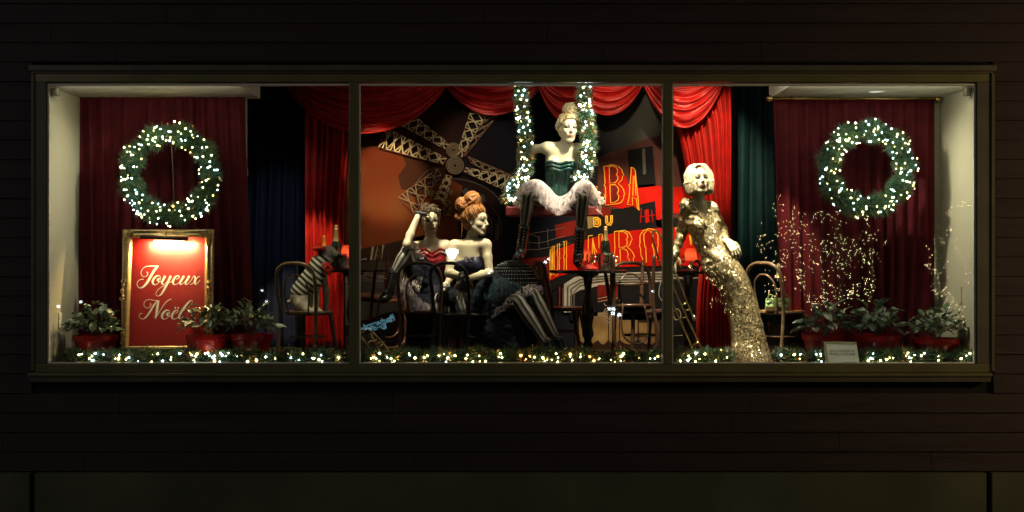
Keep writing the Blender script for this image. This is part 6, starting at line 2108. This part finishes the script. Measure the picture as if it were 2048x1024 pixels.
for (xo, m_, r_) in ((0, M_wood, .014), (9, M_woodr, .018)):
    MB().tube([P(1062 + xo, 534 - xo * .4, 1.25), P(1072 + xo, 528 - xo * .3, 1.25), P(1080 + xo, 534, 1.27), P(1084 + xo, 556, 1.3), P(1092 + xo, 590, 1.33), P(1098 + xo, 640, 1.36), P(1100 + xo, 700, 1.36)], [r_, r_, r_, r_, r_, r_ * .9, r_ * .8], 10, smooth=5).obj('scroll_frame', m_, sc_, True)
MB().tube([P(1064, 536, 1.2), P(1070, 545, 1.2), P(1076, 556, 1.2), P(1084, 556, 1.2), P(1080, 543, 1.2), P(1074, 534, 1.2)], .010, 8, smooth=5).obj('scroll', M_wood, sc_, True)
vs = []
for j in range(9):
    y = 540 + j * 18
    x0 = 1066 + j * 3.2; x1 = 1088 + j * 2.6
    for q in range(5): vs.append(P(x0 + (x1 - x0) * q / 4, y, 1.34 + .03 * math.sin(q * .785)))
o = MB().add(vs, [(j*5+q, j*5+q+1, j*5+q+6, j*5+q+5) for j in range(8) for q in range(4)]).obj('back_panel', M_woodr, sc_, True)
solid(o, .02)
# ------------------------------------------------------------------ the street behind the camera: only seen mirrored in the glass
def RP(px, py, L):
    """real point whose mirror image in the glass stands at pixel px, py, L metres behind the glass"""
    q = P(px, py, L); return Vector((q.x, -q.y, q.z))
bw = thing('opposite_building', (0, -45, 0), 'dark building across the street with a few lit windows, mirrored in the panes', 'building')
M_opp = mat('opposite_brick', (.03, .026, .025), .8, var=.3, vscale=.6)
MB().box((-40, -46, 0), (40, -45, 22)).obj('wall', M_opp, bw)
M_lit = glow('lit_window', (.80, .92, 1.0), 16)
for x, y, w in ((1219, 618, .13), (1226, 627, .16), (1227, 618, .15), (1239, 630, .15), (982, 541, .10), (978, 546, .09), (1097, 518, .12), (1091, 524, .12), (115, 613, .13), (160, 604, .1), (523, 581, .09), (532, 603, .08), (1305, 583, .09), (1303, 674, .07), (1310, 674, .07)):
    p = RP(x, y, 44.9)
    MB().box((p.x - w * .5, -45.0, p.z - w * .45), (p.x + w * .5, -44.93, p.z + w * .45)).obj('window', M_lit, bw)
sl = thing('street_lantern', RP(904, 700, 30), 'street lantern across the road, mirrored as a white blob on the black dress mannequin', 'street lamp')
p = RP(904, 508, 30)
MB().tube([(p.x, p.y, 0), (p.x, p.y, p.z - .3)], .06, 8).obj('post', M_black, sl)
MB().lathe([(.06, -.18), (.15, -.02), (.21, .03), (.20, .13), (.10, .17)], p, 12).obj('lantern', glow('lantern_glass', (.80, .93, 1.0), 14), sl, True)
ns = thing('neon_shop_sign', RP(760, 640, 22), 'cyan lit shop sign across the street, mirrored low in the middle pane', 'sign')
M_cyan = glow('cyan_sign_light', (.25, .70, .9), 2.8)
def mtext(body, px, py, L, size, roty):
    cu = bpy.data.curves.new('lettering', 'FONT'); cu.body = body; cu.size = size; cu.align_x = 'CENTER'; cu.align_y = 'CENTER'; cu.extrude = .01; cu.offset = .006
    o = bpy.data.objects.new('lettering', cu); col.objects.link(o)
    me = bpy.data.meshes.new_from_object(o.evaluated_get(bpy.context.evaluated_depsgraph_get())); bpy.data.objects.remove(o)
    me.transform(Matrix.Rotation(R(90), 4, 'X')); me.transform(Matrix.Rotation(R(180), 4, 'Z')); me.transform(Matrix.Rotation(R(roty), 4, 'Y')); me.transform(Matrix.Translation(RP(px, py, L)))
    me.materials.clear(); return link(me, 'lettering', M_cyan, ns)
mtext('Radwerd', 758, 645, 22, .22, -18)
mtext('Kreder', 754, 656, 22, .16, -10)
for x, y in ((781, 638), (769, 652)):
    p = RP(x, y, 22)
    MB().box(p - Vector((.035, .02, .08)), p + Vector((.035, .02, .08))).obj('flame_mark', M_cyan, ns)
p = RP(733, 657, 22)
MB().box(p - Vector((.14, .02, .02)), p + Vector((.14, .02, .02))).obj('bar', M_cyan, ns)
# trees wound with tiny warm lights
M_bark = mat('bark', (.04, .03, .02), .9)
M_tiny = glow('tiny_warm_bulb', (1.0, .76, .36), 27)
def lit_tree(root_px, groups, L, label, seed, r=.0095):
    rr = random.Random(seed)
    b = RP(root_px, 512, L); b.z = 0
    t = thing('string_lit_tree', b, label, 'tree', 'street trees wound with tiny lights')
    tr_ = MB(); pts = []
    top = RP(root_px, 640, L)
    tr_.tube([b, b.lerp(top, .5) + Vector((.05, 0, 0)), top], [.10, .08, .06], 8, smooth=4)
    for (x0, y0, x1, y1, bend, n, jit) in groups:
        a, e = RP(x0, y0, L + rr.uniform(-.6, .6)), RP(x1, y1, L + rr.uniform(-.6, .6))
        m = a.lerp(e, .5) + Vector((0, 0, bend))
        pl, _ = catmull([a, m, e], [1] * 3, 6)
        tr_.tube([top] + pl if rr.random() < .3 else pl, .010, 4)
        for i in range(n):
            u = rr.random() * (len(pl) - 1.001); k = int(u); q = pl[k].lerp(pl[k+1], u - k)
            pts.append(q + Vector((rr.gauss(0, jit), rr.gauss(0, jit), rr.gauss(0, jit))))
    tr_.obj('branches', M_bark, t)
    bulbs(t, pts, M_tiny, r)
big = [(1592, 420, 1560, 560, .1, 60, .05), (1560, 400, 1552, 600, .1, 50, .07), (1590, 470, 1680, 425, .15, 46, .05), (1590, 480, 1605, 570, -.1, 46, .05), (1600, 560, 1650, 615, -.15, 55, .05), (1640, 590, 1740, 560, -.1, 50, .06),
       (1600, 500, 1700, 510, .1, 40, .12), (1620, 540, 1720, 545, .1, 36, .14), (1650, 500, 1780, 480, .15, 50, .06), (1700, 505, 1760, 520, .1, 40, .08), (1690, 590, 1748, 600, .1, 34, .05), (1730, 440, 1745, 460, .05, 18, .06), (1640, 560, 1690, 620, .1, 36, .07),
       (1660, 450, 1700, 560, .1, 40, .16), (1620, 430, 1640, 600, .1, 40, .16), (1735, 520, 1750, 580, .1, 30, .05), (1520, 460, 1545, 600, .1, 36, .08)]
lit_tree(1660, big, 15.5, 'large tree across the street wound with tiny warm lights, mirrored over the burgundy curtain', 5)
lit_tree(1890, [(1858, 520, 1880, 590, .1, 34, .06), (1862, 505, 1900, 480, .1, 24, .07), (1895, 430, 1940, 410, .1, 20, .03), (1890, 455, 1902, 465, .05, 12, .05), (1870, 580, 1900, 600, .1, 22, .05), (1900, 600, 1930, 660, .1, 34, .08), (1915, 480, 1950, 560, .1, 24, .10), (1880, 520, 1895, 640, .1, 24, .10)], 15.5,
         'smaller tree across the street wound with tiny lights, mirrored over the cream wall', 6)
lit_tree(1440, [(1420, 560, 1450, 590, .05, 26, .06), (1425, 600, 1455, 620, .05, 22, .06), (1400, 540, 1440, 550, .05, 14, .05)], 15.5,
         'young tree across the street with few tiny lights, mirrored beside the gold gown', 7)
# street lamp at the right, out of the picture, that tints the right end of the frame
light('street_lamp_light', 'POINT', (7.6, -3.0, 3.4), 150, (1.0, .66, .28), None, .15)
light('street_lamp_light', 'POINT', (-9, -7, 5.6), 70, (.85, .75, .9), None, .15)
